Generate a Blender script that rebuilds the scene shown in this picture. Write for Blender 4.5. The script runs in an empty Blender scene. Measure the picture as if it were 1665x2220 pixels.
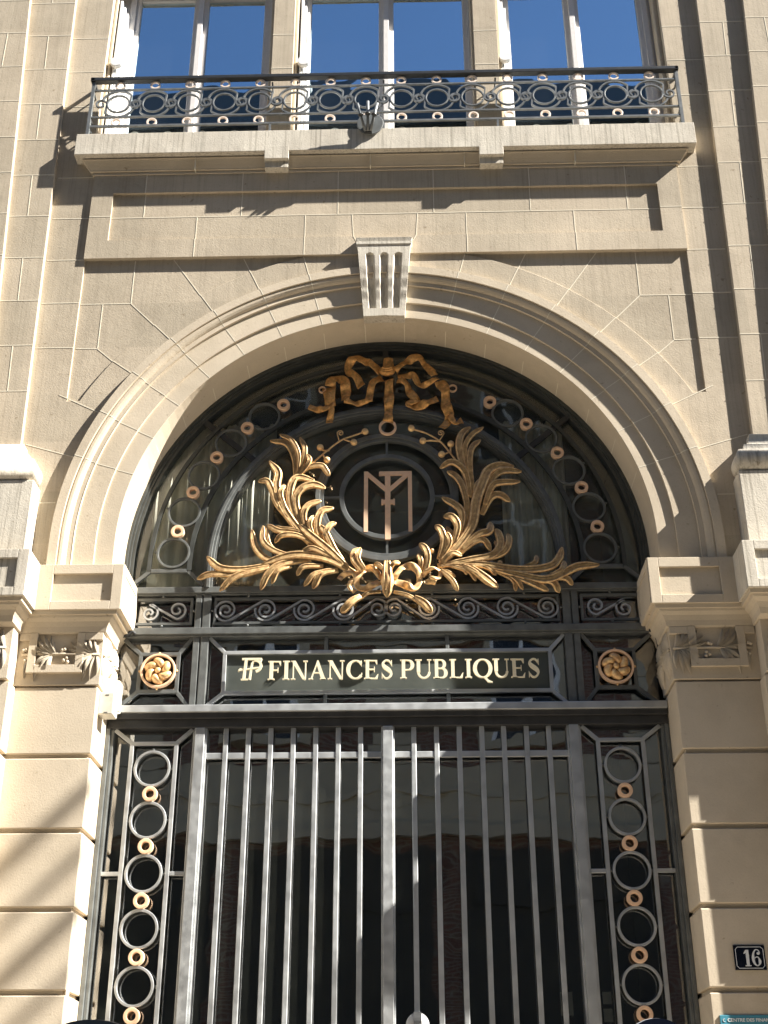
import bpy, bmesh, math, random
from mathutils import Vector, Matrix
R = math.radians
random.seed(7)
Z0 = 1.4                                   # camera height above the pavement; plan heights below are measured from the lens
S = bpy.context.scene
COL = S.collection

# ---------------------------------------------------------------- camera
cam_d = bpy.data.cameras.new('camera'); cam = bpy.data.objects.new('camera', cam_d); COL.objects.link(cam)
F, PT, YW, RL, CX, D = 2741.041883, 0.466979, 0.024726, -0.001598, 0.176302, 7.310330
_c, _s = math.cos(YW), math.sin(YW)
right = Vector((_c, _s, 0)); fwd = Vector((-_s*math.cos(PT), _c*math.cos(PT), math.sin(PT))); up = right.cross(fwd)
c2, s2 = math.cos(RL), math.sin(RL)
rn = right*c2 + up*s2; un_ = up*c2 - right*s2
M = Matrix.Identity(4)
for i in range(3):
    M[i][0] = rn[i]; M[i][1] = un_[i]; M[i][2] = -fwd[i]
M[0][3], M[1][3], M[2][3] = CX, -D, Z0
cam.matrix_world = M
cam_d.sensor_fit = 'VERTICAL'; cam_d.sensor_height = 24; cam_d.lens = F/2220*24
cam_d.clip_end = 500; cam_d.clip_start = 0.05
S.camera = cam

# ---------------------------------------------------------------- light
SUN = Vector((3.8, -1.0, 3.6)).normalized()
w = bpy.data.worlds.new('World'); S.world = w; w.use_nodes = True
nt = w.node_tree; nt.nodes.clear()
sky = nt.nodes.new('ShaderNodeTexSky'); sky.sky_type = 'NISHITA'; sky.sun_disc = False
sky.sun_elevation = math.asin(SUN.z); sky.sun_rotation = math.atan2(SUN.x, SUN.y)
sky.altitude = 50; sky.air_density = 1.0; sky.dust_density = 0.2; sky.ozone_density = 5.0
bg = nt.nodes.new('ShaderNodeBackground'); bg.inputs[1].default_value = 0.05
wo = nt.nodes.new('ShaderNodeOutputWorld'); nt.links.new(sky.outputs[0], bg.inputs[0]); nt.links.new(bg.outputs[0], wo.inputs[0])
sd = bpy.data.lights.new('sun', 'SUN'); sd.energy = 5.0; sd.angle = R(0.5); sd.color = (1.0, .955, .88)
so = bpy.data.objects.new('sun', sd); COL.objects.link(so); so.location = (20, -8, 25)
so.rotation_euler = (-SUN).to_track_quat('-Z', 'Y').to_euler()
S.view_settings.view_transform = 'Standard'; S.view_settings.look = 'None'; S.view_settings.exposure = 2.05; S.view_settings.gamma = 1
S.cycles.max_bounces = 8; S.cycles.diffuse_bounces = 4; S.cycles.glossy_bounces = 5; S.cycles.transparent_max_bounces = 12
S.cycles.use_denoising = True

# ---------------------------------------------------------------- materials
def nodes(name):
    m = bpy.data.materials.new(name); m.use_nodes = True
    t = m.node_tree; b = t.nodes['Principled BSDF']
    return m, t, b
def N(t, typ, **kw):
    n = t.nodes.new(typ)
    for k, v in kw.items():
        if k in n.inputs: n.inputs[k].default_value = v
        else: setattr(n, k, v)
    return n
def ramp(t, src, stops):
    r = t.nodes.new('ShaderNodeValToRGB'); e = r.color_ramp.elements
    while len(e) < len(stops): e.new(0.5)
    for k, (p, c) in enumerate(stops):
        e[k].position = p; e[k].color = (*c, 1)
    t.links.new(src, r.inputs[0]); return r
def mapping(t, scale, loc=(0, 0, 0)):
    g = t.nodes.new('ShaderNodeNewGeometry'); mp = t.nodes.new('ShaderNodeMapping'); mp.inputs['Scale'].default_value = scale; mp.inputs['Location'].default_value = loc
    t.links.new(g.outputs['Position'], mp.inputs[0]); return mp.outputs[0]
def mix(t, a, b, fac, mode='MIX'):
    m = t.nodes.new('ShaderNodeMix'); m.data_type = 'RGBA'; m.blend_type = mode
    for s, v in ((m.inputs[6], a), (m.inputs[7], b), (m.inputs[0], fac)):
        if hasattr(v, 'type') and hasattr(v, 'is_linked'): t.links.new(v, s)
        elif isinstance(v, (int, float)): s.default_value = v
        else: s.default_value = (*v, 1)
    return m.outputs[2]
def noise(t, vec, scale, detail=4, rough=.6):
    n = N(t, 'ShaderNodeTexNoise'); n.inputs['Scale'].default_value = scale; n.inputs['Detail'].default_value = detail; n.inputs['Roughness'].default_value = rough
    t.links.new(vec, n.inputs['Vector']); return n.outputs['Fac']
def bump(t, b, h, strength, dist):
    n = N(t, 'ShaderNodeBump'); n.inputs['Strength'].default_value = strength; n.inputs['Distance'].default_value = dist
    t.links.new(h, n.inputs['Height']); t.links.new(n.outputs[0], b.inputs['Normal'])
def stone(name, base, dark, streak=0.0, grain=1.0, blocks=True):
    m, t, b = nodes(name)
    p = mapping(t, (1, 1, 1))
    big = noise(t, p, 1.3, 3); mid = noise(t, p, 7, 5, .65); fine = noise(t, p, 90, 3, .7)
    c = mix(t, base, dark, ramp(t, big, [(.35, (0, 0, 0)), (.7, (1, 1, 1))]).outputs[0])
    lt = tuple(min(1, v*1.10) for v in base)
    c = mix(t, c, lt, ramp(t, mid, [(.45, (0, 0, 0)), (.75, (.55, .55, .55))]).outputs[0])
    if blocks:                                            # each ashlar block a little different in tone
        vs = mapping(t, (1.398, .2, 2.653), (1.482, 0, -16.95)); vo = N(t, 'ShaderNodeTexWhiteNoise'); vo.noise_dimensions = '3D'
        fl = N(t, 'ShaderNodeVectorMath', operation='FLOOR'); t.links.new(vs, fl.inputs[0]); t.links.new(fl.outputs[0], vo.inputs[0])
        c = mix(t, c, ramp(t, vo.outputs[0], [(0, (.84, .84, .83)), (1, (1.0, .99, .98))]).outputs[0], 1.0, 'MULTIPLY')
    sp = ramp(t, fine, [(.30, (.74, .72, .68)), (.46, (1, 1, 1))])
    c = mix(t, c, sp.outputs[0], .55*grain, 'MULTIPLY')
    pit = noise(t, p, 24, 2, .5); c = mix(t, c, ramp(t, pit, [(.22, (.6, .56, .5)), (.30, (1, 1, 1))]).outputs[0], .8, 'MULTIPLY')
    if streak > 0:
        q = mapping(t, (60, 60, 1.2)); st = noise(t, q, 1, 3, .6)
        c = mix(t, c, ramp(t, st, [(.30, (.50, .49, .47)), (.50, (1, 1, 1))]).outputs[0], streak, 'MULTIPLY')
        q2 = mapping(t, (9, 9, 2.5)); s2_ = noise(t, q2, 1, 4, .7)
        c = mix(t, c, ramp(t, s2_, [(.35, (.80, .80, .80)), (.6, (1, 1, 1))]).outputs[0], streak, 'MULTIPLY')
    t.links.new(c, b.inputs['Base Color']); b.inputs['Roughness'].default_value = .88
    b.inputs['Specular IOR Level'].default_value = .25
    ad = N(t, 'ShaderNodeMath', operation='ADD'); t.links.new(fine, ad.inputs[0]); t.links.new(mid, ad.inputs[1])
    bump(t, b, ad.outputs[0], .5*grain, .004)
    return m
def plain(name, col, rough=.6, metal=0., var=.12, scale=30, bmp=0., dist=.002, spec=.5):
    m, t, b = nodes(name); p = mapping(t, (1, 1, 1)); n = noise(t, p, scale, 4)
    lo = tuple(v*(1-var) for v in col); hi = tuple(min(1, v*(1+var)) for v in col)
    t.links.new(ramp(t, n, [(.3, lo), (.7, hi)]).outputs[0], b.inputs['Base Color'])
    b.inputs['Roughness'].default_value = rough; b.inputs['Metallic'].default_value = metal; b.inputs['Specular IOR Level'].default_value = spec
    rr = ramp(t, n, [(.3, (rough*.85,)*3), (.7, (min(1, rough*1.15),)*3)]); t.links.new(rr.outputs[0], b.inputs['Roughness'])
    if bmp: bump(t, b, n, bmp, dist)
    return m
def glassm(name, refl_ior, dust, dustcol=(.55, .58, .5), tint=(1, 1, 1)):
    m = bpy.data.materials.new(name); m.use_nodes = True; t = m.node_tree; t.nodes.clear()
    o = N(t, 'ShaderNodeOutputMaterial'); tr = N(t, 'ShaderNodeBsdfTransparent'); tr.inputs[0].default_value = (1, 1, 1, 1)
    gl = N(t, 'ShaderNodeBsdfGlossy'); gl.inputs['Roughness'].default_value = .012; gl.inputs[0].default_value = (*tint, 1)
    fr = N(t, 'ShaderNodeFresnel'); fr.inputs['IOR'].default_value = refl_ior
    p = mapping(t, (1, 1, 1)); wv = noise(t, p, 2.2, 2, .4)
    bp = N(t, 'ShaderNodeBump'); bp.inputs['Strength'].default_value = .14; bp.inputs['Distance'].default_value = .02
    t.links.new(wv, bp.inputs['Height']); t.links.new(bp.outputs[0], gl.inputs['Normal'])
    m1 = N(t, 'ShaderNodeMixShader'); t.links.new(fr.outputs[0], m1.inputs[0]); t.links.new(tr.outputs[0], m1.inputs[1]); t.links.new(gl.outputs[0], m1.inputs[2])
    df = N(t, 'ShaderNodeBsdfDiffuse'); df.inputs[0].default_value = (*dustcol, 1)
    dn = noise(t, p, 5, 5, .65)
    rp = ramp(t, dn, [(.35, (dust*.55,)*3), (.7, (dust*1.3,)*3)])
    m2 = N(t, 'ShaderNodeMixShader'); t.links.new(rp.outputs[0], m2.inputs[0]); t.links.new(m1.outputs[0], m2.inputs[1]); t.links.new(df.outputs[0], m2.inputs[2])
    t.links.new(m2.outputs[0], o.inputs[0]); return m
MT = {}
MT['stone'] = stone('ashlar stone', (.545, .468, .358), (.455, .385, .29), streak=.28, grain=.75)
MT['stone_smooth'] = stone('dressed stone', (.575, .492, .375), (.485, .41, .305), grain=.6, blocks=False)
MT['stone_worn'] = stone('weathered stone', (.65, .60, .505), (.53, .475, .39), streak=.75, grain=.9, blocks=False)
MT['mortar'] = plain('lime mortar', (.72, .66, .53), .9, var=.06, spec=.2)
MT['iron_bar'] = plain('grey painted iron', (.55, .563, .56), .57, .96, var=.09, scale=14, bmp=.12)  # gate paint lightened for the sunlit bars, stiles and lattices
MT['panel_paint'] = plain('name panel paint', (.085, .095, .085), .4, .2, var=.10, scale=9)
MT['iron_shaded'] = plain('painted iron in shade tone', (.06, .064, .06), .45, .2, var=.2, scale=14, bmp=.12)  # same gate paint, shade of the upper arch put into the colour
MT['iron'] = plain('painted iron', (.14, .147, .142), .45, .25, var=.22, scale=14, bmp=.12)  # same gate paint, toned down for the shaded frames
MT['iron_dark'] = plain('dark and shade-toned iron', (.045, .045, .045), .5, .2, var=.25, scale=14, bmp=.12)  # dark fittings; on radial bars and lower transom, gate paint in shade tone
MT['rail_dark'] = plain('black handrail paint', (.03, .032, .034), .4, .1)
MT['rail_iron'] = plain('railing iron', (.17, .178, .178), .42, .3, var=.2, scale=20, bmp=.1)
MT['gilt_bow'] = plain('old gilding', (.62, .33, .11), .45, .5, var=.45, scale=40, bmp=.6, dist=.003)
MT['gilt_pale'] = plain('pale pink gilt paint', (.80, .66, .54), .5, .1, var=.08, scale=40)
MT['gilt'] = plain('gilding', (.90, .50, .24), .42, .35, var=.42, scale=34, bmp=.5, dist=.003)
MT['gilt_flat'] = plain('flat gilt paint', (.86, .58, .38), .55, .12, var=.08, scale=40)
MT['gilt_letter'] = plain('pale gilt letters', (.95, .84, .60), .42, .1, var=.08, scale=60)
MT['white_paint'] = plain('white paint', (.80, .79, .76), .45, var=.05)
MT['grey_paint'] = plain('warm grey joinery paint', (.70, .67, .64), .5, var=.05)
MT['white_plastic'] = plain('white plastic', (.62, .59, .50), .4, var=.06)
MT['grey_plastic'] = plain('grey plastic', (.38, .38, .37), .4, var=.06)
MT['black_rubber'] = plain('black rubber', (.02, .02, .02), .6)
MT['enamel'] = plain('dark blue enamel', (.006, .008, .016), .12, var=.3, spec=.6)
MT['enamel_white'] = plain('white enamel', (.72, .74, .74), .25, var=.04)
MT['teal'] = plain('teal plaque', (.06, .24, .32), .4, var=.05)
MT['glass_gate'] = glassm('gate glass', 2.2, .02, (.40, .42, .34))
MT['glass_fan'] = glassm('dusty fanlight glass', 1.5, .10, (.58, .62, .52))
MT['glass_window'] = glassm('window glass', 9.0, .015, (.3, .35, .4), tint=(.72, .90, 1))
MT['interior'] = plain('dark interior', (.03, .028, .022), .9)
MT['curtain'] = plain('pale curtain', (.80, .80, .66), .9, var=.1, scale=6)
MT['asphalt'] = plain('asphalt', (.05, .048, .045), .9, var=.3, scale=40, bmp=.5, dist=.01)
MT['paving'] = plain('paving', (.32, .27, .205), .9, var=.2, scale=9, bmp=.3, dist=.01)
MT['kerb'] = plain('granite kerb', (.36, .35, .34), .8, var=.2, scale=60)
MT['zinc'] = plain('zinc roof', (.08, .09, .10), .5, .4)
MT['bark'] = plain('bark', (.14, .11, .08), .95, var=.4, scale=12, bmp=1, dist=.02)
MT['paint_black'] = plain('black gloss paint', (.012, .012, .014), .18, var=.1)
MT['mirror'] = plain('mirror glass', (.85, .87, .9), .03, 1.0, var=.01)
def brickm():
    m, t, b = nodes('brick and stone'); p = mapping(t, (1, 1, 1))
    sx = N(t, 'ShaderNodeSeparateXYZ'); t.links.new(p, sx.inputs[0]); cb = N(t, 'ShaderNodeCombineXYZ')
    t.links.new(sx.outputs[0], cb.inputs[0]); t.links.new(sx.outputs[2], cb.inputs[1])
    br = N(t, 'ShaderNodeTexBrick'); br.inputs['Scale'].default_value = 1; br.inputs['Brick Width'].default_value = .24; br.inputs['Row Height'].default_value = .075; br.inputs['Mortar Size'].default_value = .012
    br.inputs['Color1'].default_value = (.15, .05, .03, 1); br.inputs['Color2'].default_value = (.10, .04, .028, 1); br.inputs['Mortar'].default_value = (.20, .18, .14, 1)
    t.links.new(cb.outputs[0], br.inputs[0]); t.links.new(br.outputs[0], b.inputs['Base Color']); b.inputs['Roughness'].default_value = .9
    return m
MT['brick'] = brickm()
MT['stone_far'] = stone('sooty stone', (.44, .38, .27), (.34, .29, .21), blocks=False)

# ---------------------------------------------------------------- mesh helpers
class MB:
    def __init__(s): s.v = []; s.f = []; s.sm = []
    def add(s, vs, fs, smooth=False):
        o = len(s.v); s.v += [tuple(v) for v in vs]; s.f += [tuple(i+o for i in f) for f in fs]; s.sm += [smooth]*len(fs)
        return s
    def box(s, x0, x1, y0, y1, z0, z1):
        vs = [(x, y, z) for z in (z0, z1) for y in (y0, y1) for x in (x0, x1)]
        return s.add(vs, [(0, 2, 3, 1), (4, 5, 7, 6), (0, 1, 5, 4), (2, 6, 7, 3), (0, 4, 6, 2), (1, 3, 7, 5)])
    def prism(s, pts, y0, y1):                       # outline in x,z pushed from y0 (front) to y1
        a = sum(pts[i][0]*pts[(i+1) % len(pts)][1]-pts[(i+1) % len(pts)][0]*pts[i][1] for i in range(len(pts)))
        if a < 0: pts = pts[::-1]
        n = len(pts); vs = [(x, y0, z) for x, z in pts] + [(x, y1, z) for x, z in pts]
        fs = [tuple(range(n)), tuple(range(2*n-1, n-1, -1))] + [(i, i+n, (i+1) % n+n, (i+1) % n) for i in range(n)]
        return s.add(vs, fs)
    def loft(s, lv, smooth=False):                   # levels of (z, x0, x1, y0, y1), bottom to top
        vs = []
        for z, x0, x1, y0, y1 in lv: vs += [(x0, y0, z), (x1, y0, z), (x1, y1, z), (x0, y1, z)]
        fs = [(3, 2, 1, 0)]; m = len(lv)
        for k in range(m-1):
            for i in range(4): j = (i+1) % 4; fs.append((k*4+i, k*4+j, (k+1)*4+j, (k+1)*4+i))
        fs.append(tuple((m-1)*4+i for i in range(4)))
        return s.add(vs, fs, smooth)
    def strip(s, path, hw, y0, y1, closed=False):    # flat bar following a path in x,z
        n = len(path); h = hw if isinstance(hw, (list, tuple)) else [hw]*n
        L = []; Rr = []
        for i, (x, z) in enumerate(path):
            a = path[(i-1) % n] if (closed or i > 0) else path[i]; b = path[(i+1) % n] if (closed or i < n-1) else path[i]
            dx, dz = b[0]-a[0], b[1]-a[1]; l = math.hypot(dx, dz) or 1; nx, nz = -dz/l, dx/l
            L.append((x+nx*h[i], z+nz*h[i])); Rr.append((x-nx*h[i], z-nz*h[i]))
        vs = [(x, y0, z) for x, z in L]+[(x, y0, z) for x, z in Rr]+[(x, y1, z) for x, z in L]+[(x, y1, z) for x, z in Rr]
        fs = []
        m = n if closed else n-1
        for i in range(m):
            j = (i+1) % n
            fs += [(i, n+i, n+j, j), (2*n+i, 2*n+j, 3*n+j, 3*n+i), (i, j, 2*n+j, 2*n+i), (n+i, 3*n+i, 3*n+j, n+j)]
        if not closed: fs += [(0, 2*n, 3*n, n), (n-1, 2*n-1, 4*n-1, 3*n-1)]
        return s.add(vs, fs)
    def ring(s, cx, cz, ro, ri, y0, y1, n=48):
        pr = [(cx+(ro+ri)/2*math.cos(2*math.pi*k/n), cz+(ro+ri)/2*math.sin(2*math.pi*k/n)) for k in range(n)]
        return s.strip(pr, (ro-ri)/2, y0, y1, True)
    def tube(s, path, r, n=8, caps=True):
        m = len(path); rr = r if isinstance(r, (list, tuple)) else [r]*m
        vs = []; P = [Vector(p) for p in path]; ref = None
        for i in range(m):
            d = (P[min(i+1, m-1)]-P[max(i-1, 0)]).normalized()
            if ref is None: ref = Vector((0, 0, 1)) if abs(d.z) < .9 else Vector((1, 0, 0))
            u = d.cross(ref).normalized(); v = d.cross(u); ref = -v if v.dot(ref) < 0 else v
            ref = u.cross(d).normalized(); v = ref
            for k in range(n):
                a = 2*math.pi*k/n; vs.append(P[i]+u*math.cos(a)*rr[i]+v*math.sin(a)*rr[i])
        fs = [(i*n+k, i*n+(k+1) % n, (i+1)*n+(k+1) % n, (i+1)*n+k) for i in range(m-1) for k in range(n)]
        if caps: fs += [tuple(range(n-1, -1, -1)), tuple((m-1)*n+k for k in range(n))]
        return s.add(vs, fs, True)
    def ball(s, c, r, nu=14, nv=10, sy=1., sz=1.):
        vs = []; fs = []
        for j in range(nv+1):
            t = math.pi*j/nv
            for i in range(nu):
                a = 2*math.pi*i/nu; vs.append((c[0]+r*math.sin(t)*math.cos(a), c[1]+sy*r*math.sin(t)*math.sin(a), c[2]+sz*r*math.cos(t)))
        for j in range(nv):
            for i in range(nu): fs.append((j*nu+i, (j+1)*nu+i, (j+1)*nu+(i+1) % nu, j*nu+(i+1) % nu))
        return s.add(vs, fs, True)
    def sweep(s, prof, path, smooth=False, off=0., caps=True):   # profile of (outward distance, y) along path of (x, z, nx, nz)
        n = len(prof); vs = []
        for x, z, nx, nz in path:
            for r, y in prof: vs.append((x+nx*r, y-off, z+nz*r))
        fs = [(i*n+k, i*n+k+1, (i+1)*n+k+1, (i+1)*n+k) for i in range(len(path)-1) for k in range(n-1)]
        if caps: fs += [tuple(range(n)), tuple((len(path)-1)*n+k for k in range(n-1, -1, -1))]
        return s.add(vs, fs, smooth)
    def build(s, name, mat, parent=None, bevel=0., **tags):
        me = bpy.data.meshes.new(name)
        off = ROOT.get(parent.name, Vector((0, 0, 0))) if parent else Vector((0, 0, 0))
        base = Vector((0, 0, 0))
        if parent is None:
            xs = [v[0] for v in s.v]; ys = [v[1] for v in s.v]; zs = [v[2] for v in s.v]
            base = Vector(((min(xs)+max(xs))/2, (min(ys)+max(ys))/2, min(zs)+Z0)); off = base
        me.from_pydata([(v[0]-off.x, v[1]-off.y, v[2]+Z0-off.z) for v in s.v], [], s.f)
        me.polygons.foreach_set('use_smooth', s.sm)
        bm = bmesh.new(); bm.from_mesh(me); bmesh.ops.recalc_face_normals(bm, faces=bm.faces); bm.to_mesh(me); bm.free()
        me.materials.append(MT[mat] if isinstance(mat, str) else mat)
        o = bpy.data.objects.new(name, me); COL.objects.link(o)
        if parent: o.parent = parent; ROOT[o.name] = off
        else: o.location = base; ROOT[o.name] = off
        if bevel:
            md = o.modifiers.new('bevel', 'BEVEL'); md.width = bevel; md.segments = 2; md.limit_method = 'ANGLE'; md.angle_limit = R(40)
        for k, v in tags.items(): o[k] = v
        return o
ROOT = {}
def thing(name, loc, label, cat, group=None, kind=None):
    o = bpy.data.objects.new(name, None); o.empty_display_size = .2; COL.objects.link(o); o.location = (loc[0], loc[1], loc[2]+Z0)
    ROOT[o.name] = Vector(o.location)
    o['label'] = label; o['category'] = cat
    if group: o['group'] = group
    if kind: o['kind'] = kind
    return o
def crv(P, k=8):                                     # Catmull-Rom through points (any dimension)
    if len(P) < 3: return [tuple(a+(b-a)*t/k for a, b in zip(P[0], P[-1])) for t in range(k+1)]
    Q = [tuple(2*a-b for a, b in zip(P[0], P[1]))]+[tuple(p) for p in P]+[tuple(2*a-b for a, b in zip(P[-1], P[-2]))]
    out = []
    for i in range(1, len(Q)-2):
        for j in range(k):
            t = j/k
            out.append(tuple(.5*(2*p1+(p2-p0)*t+(2*p0-5*p1+4*p2-p3)*t*t+(3*p1-p0-3*p2+p3)*t**3) for p0, p1, p2, p3 in zip(Q[i-1], Q[i], Q[i+1], Q[i+2])))
    out.append(tuple(P[-1])); return out
def arc(cx, cz, r, a0, a1, n=24): return [(cx+r*math.cos(R(a0+(a1-a0)*k/n)), cz+r*math.sin(R(a0+(a1-a0)*k/n))) for k in range(n+1)]
ZC = 3.477                                            # centre of the round arch
def archpath(z0, n=72, r=0., a0=0., a1=180.):         # up the right springing, round, down the left; offsets taken from the centre line
    p = []
    if a0 == 0: p.append((0, z0, 1, 0))
    for k in range(n+1):
        a = R(a0+(a1-a0)*k/n); p.append((0, ZC, math.cos(a), math.sin(a)))
    if a1 == 180: p.append((0, z0, -1, 0))
    return p
def joints(mb, rows, y, w=.0029):                     # straight mortar lines: list of (x0,z0,x1,z1), standing 1.5 mm proud
    for x0, z0, x1, z1 in rows: mb.strip([(x0, z0), (x1, z1)], w, y-.0015, y+.004)
ZJ = [4.235, 4.615, 4.99, 5.37, 5.75, 6.131, 6.521, 6.87, 7.235, 7.60, 7.965, 8.33, 8.70]
LEAF_L = [([(-0.612, 4.085), (-0.625, 4.238), (-0.684, 4.355), (-0.799, 4.382)], 0.0377), ([(-0.604, 4.104), (-0.596, 4.257), (-0.65, 4.374), (-0.733, 4.425)], 0.0314), ([(-0.6, 4.104), (-0.561, 4.228), (-0.555, 4.315), (-0.592, 4.403)], 0.033), ([(-0.583, 4.104), (-0.535, 4.17), (-0.519, 4.217), (-0.541, 4.261)], 0.0298), ([(-0.591, 4.095), (-0.534, 4.16), (-0.442, 4.173), (-0.408, 4.139), (-0.382, 4.096)], 0.0361), ([(-0.495, 3.586), (-0.571, 3.677), (-0.683, 3.843), (-0.739, 4.012), (-0.735, 4.125), (-0.797, 4.217)], 0.0518), ([(-0.521, 3.631), (-0.717, 3.862), (-0.771, 3.994), (-0.807, 4.06), (-0.87, 4.061)], 0.0392), ([(-0.657, 3.806), (-0.707, 3.936), (-0.701, 3.992), (-0.672, 4.02)], 0.0345), ([(-0.571, 3.677), (-0.643, 3.88), (-0.639, 4.029), (-0.591, 4.085), (-0.482, 4.06)], 0.0471), ([(-0.546, 3.659), (-0.606, 3.898), (-0.572, 3.991), (-0.489, 4.027), (-0.406, 4.002)], 0.0487), ([(-0.521, 3.658), (-0.55, 3.795), (-0.519, 3.869), (-0.433, 3.905)], 0.0408), ([(-0.476, 3.64), (-0.506, 3.712), (-0.499, 3.758), (-0.48, 3.79)], 0.0298), ([(-0.413, 3.567), (-0.457, 3.703), (-0.435, 3.821), (-0.349, 3.852)], 0.0439), ([(-0.356, 3.521), (-0.399, 3.638), (-0.375, 3.711), (-0.331, 3.737)], 0.0377), ([(-0.241, 3.396), (-0.364, 3.521), (-0.497, 3.64), (-0.581, 3.727)], 0.0471), ([(-0.257, 3.422), (-0.34, 3.539), (-0.407, 3.675), (-0.462, 3.726)], 0.0408), ([(-0.438, 3.585), (-0.587, 3.677), (-0.694, 3.697), (-0.732, 3.72)], 0.0267), ([(-0.463, 3.594), (-0.579, 3.659), (-0.71, 3.679), (-0.76, 3.707), (-0.794, 3.73)], 0.0345), ([(-0.454, 3.576), (-0.586, 3.641), (-0.693, 3.642), (-0.736, 3.593)], 0.033), ([(-0.201, 3.369), (-0.355, 3.459), (-0.517, 3.497), (-0.655, 3.494), (-0.815, 3.438)], 0.0487), ([(-0.654, 3.467), (-0.784, 3.482), (-0.861, 3.564), (-0.895, 3.7)], 0.0408), ([(-0.59, 3.489), (-0.738, 3.535), (-0.814, 3.608), (-0.818, 3.721)], 0.0361), ([(-0.655, 3.498), (-0.755, 3.562), (-0.787, 3.644), (-0.794, 3.73)], 0.0235), ([(-0.742, 3.442), (-0.942, 3.4), (-1.089, 3.415), (-1.183, 3.501)], 0.0439), ([(-0.75, 3.429), (-0.941, 3.37), (-1.143, 3.376), (-1.238, 3.343)], 0.0392), ([(-0.766, 3.42), (-0.925, 3.378), (-1.019, 3.327), (-1.083, 3.253)], 0.0408), ([(-0.493, 3.479), (-0.685, 3.437), (-0.772, 3.367), (-0.815, 3.259)], 0.0455), ([(-0.411, 3.424), (-0.539, 3.413), (-0.582, 3.356)], 0.033), ([(-0.62, 3.427), (-0.708, 3.384), (-0.745, 3.301)], 0.0283), ([(-0.313, 3.397), (-0.425, 3.363), (-0.475, 3.263)], 0.0408), ([(-0.378, 3.389), (-0.473, 3.355), (-0.532, 3.281)], 0.033), ([(-0.33, 3.459), (-0.478, 3.541), (-0.558, 3.515)], 0.0361), ([(-0.144, 3.395), (-0.209, 3.466), (-0.21, 3.519), (-0.162, 3.545)], 0.033)]
LEAF_R = [([(0.581, 3.925), (0.53, 4.144), (0.506, 4.311), (0.529, 4.412), (0.589, 4.468)], 0.0437), ([(0.573, 4.099), (0.544, 4.288), (0.597, 4.399), (0.677, 4.46)], 0.0309), ([(0.592, 3.946), (0.575, 4.176), (0.593, 4.298), (0.654, 4.365)], 0.0364), ([(0.572, 3.925), (0.548, 4.088), (0.492, 4.166), (0.435, 4.184), (0.371, 4.141)], 0.0418), ([(0.527, 3.692), (0.546, 3.861), (0.517, 4.012), (0.471, 4.09), (0.419, 4.123)], 0.04), ([(0.361, 3.435), (0.476, 3.557), (0.574, 3.702), (0.608, 3.882), (0.662, 4.032), (0.703, 4.119), (0.782, 4.156), (0.873, 4.147)], 0.06), ([(0.658, 3.945), (0.74, 4.075), (0.819, 4.117), (0.925, 4.11)], 0.0418), ([(0.665, 3.859), (0.717, 3.988), (0.776, 4.019), (0.911, 4.026)], 0.0418), ([(0.643, 3.796), (0.705, 3.912), (0.773, 3.933), (0.837, 3.884)], 0.0455), ([(0.593, 3.86), (0.612, 3.989), (0.643, 4.054)], 0.0309), ([(0.487, 3.629), (0.51, 3.776), (0.474, 3.851), (0.38, 3.917)], 0.0455), ([(0.448, 3.567), (0.479, 3.692), (0.443, 3.767), (0.387, 3.773)], 0.0455), ([(0.424, 3.547), (0.44, 3.64), (0.404, 3.704)], 0.0273), ([(0.352, 3.466), (0.383, 3.589), (0.366, 3.673), (0.329, 3.71)], 0.0418), ([(0.361, 3.466), (0.42, 3.568), (0.412, 3.63), (0.389, 3.646)], 0.0346), ([(0.493, 3.526), (0.609, 3.628), (0.686, 3.658), (0.698, 3.726)], 0.0473), ([(0.474, 3.495), (0.589, 3.586), (0.655, 3.591), (0.694, 3.518)], 0.0382), ([(0.361, 3.435), (0.437, 3.5), (0.502, 3.484)], 0.0309), ([(0.341, 3.415), (0.547, 3.453), (0.697, 3.482), (0.756, 3.553), (0.75, 3.636), (0.729, 3.678)], 0.0473), ([(0.631, 3.447), (0.773, 3.501), (0.814, 3.583), (0.807, 3.641)], 0.04), ([(0.678, 3.472), (0.737, 3.543), (0.721, 3.595)], 0.0273), ([(0.351, 3.425), (0.602, 3.421), (0.878, 3.377), (1.065, 3.395), (1.133, 3.455), (1.162, 3.537)], 0.0509), ([(0.657, 3.411), (0.876, 3.337), (1.059, 3.304), (1.249, 3.393), (1.394, 3.406)], 0.0509), ([(1.041, 3.314), (1.146, 3.364), (1.169, 3.435)], 0.04), ([(0.86, 3.388), (0.974, 3.427), (0.991, 3.488)], 0.0309), ([(1.042, 3.325), (1.17, 3.313), (1.213, 3.267)], 0.0346), ([(0.95, 3.326), (1.085, 3.284), (1.122, 3.213)], 0.04), ([(0.767, 3.368), (0.948, 3.285), (1.055, 3.229)], 0.0418), ([(0.721, 3.379), (0.829, 3.307), (0.844, 3.232)], 0.0273), ([(0.785, 3.358), (0.856, 3.297), (0.89, 3.236)], 0.0255), ([(0.528, 3.422), (0.636, 3.33), (0.73, 3.253)], 0.0473), ([(0.481, 3.423), (0.581, 3.361), (0.684, 3.264)], 0.0327), ([(0.435, 3.424), (0.545, 3.371), (0.589, 3.305)], 0.0273), ([(0.398, 3.424), (0.508, 3.382), (0.53, 3.351)], 0.0236), ([(0.583, 3.422), (0.675, 3.39), (0.72, 3.344)], 0.0291), ([(0.359, 3.384), (0.432, 3.302), (0.467, 3.231)], 0.0309), ([(0.36, 3.394), (0.456, 3.342)], 0.0218), ([(0.257, 3.365), (0.277, 3.467), (0.26, 3.539), (0.223, 3.576)], 0.04), ([(0.229, 3.385), (0.23, 3.447), (0.212, 3.503)], 0.0309)]
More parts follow.
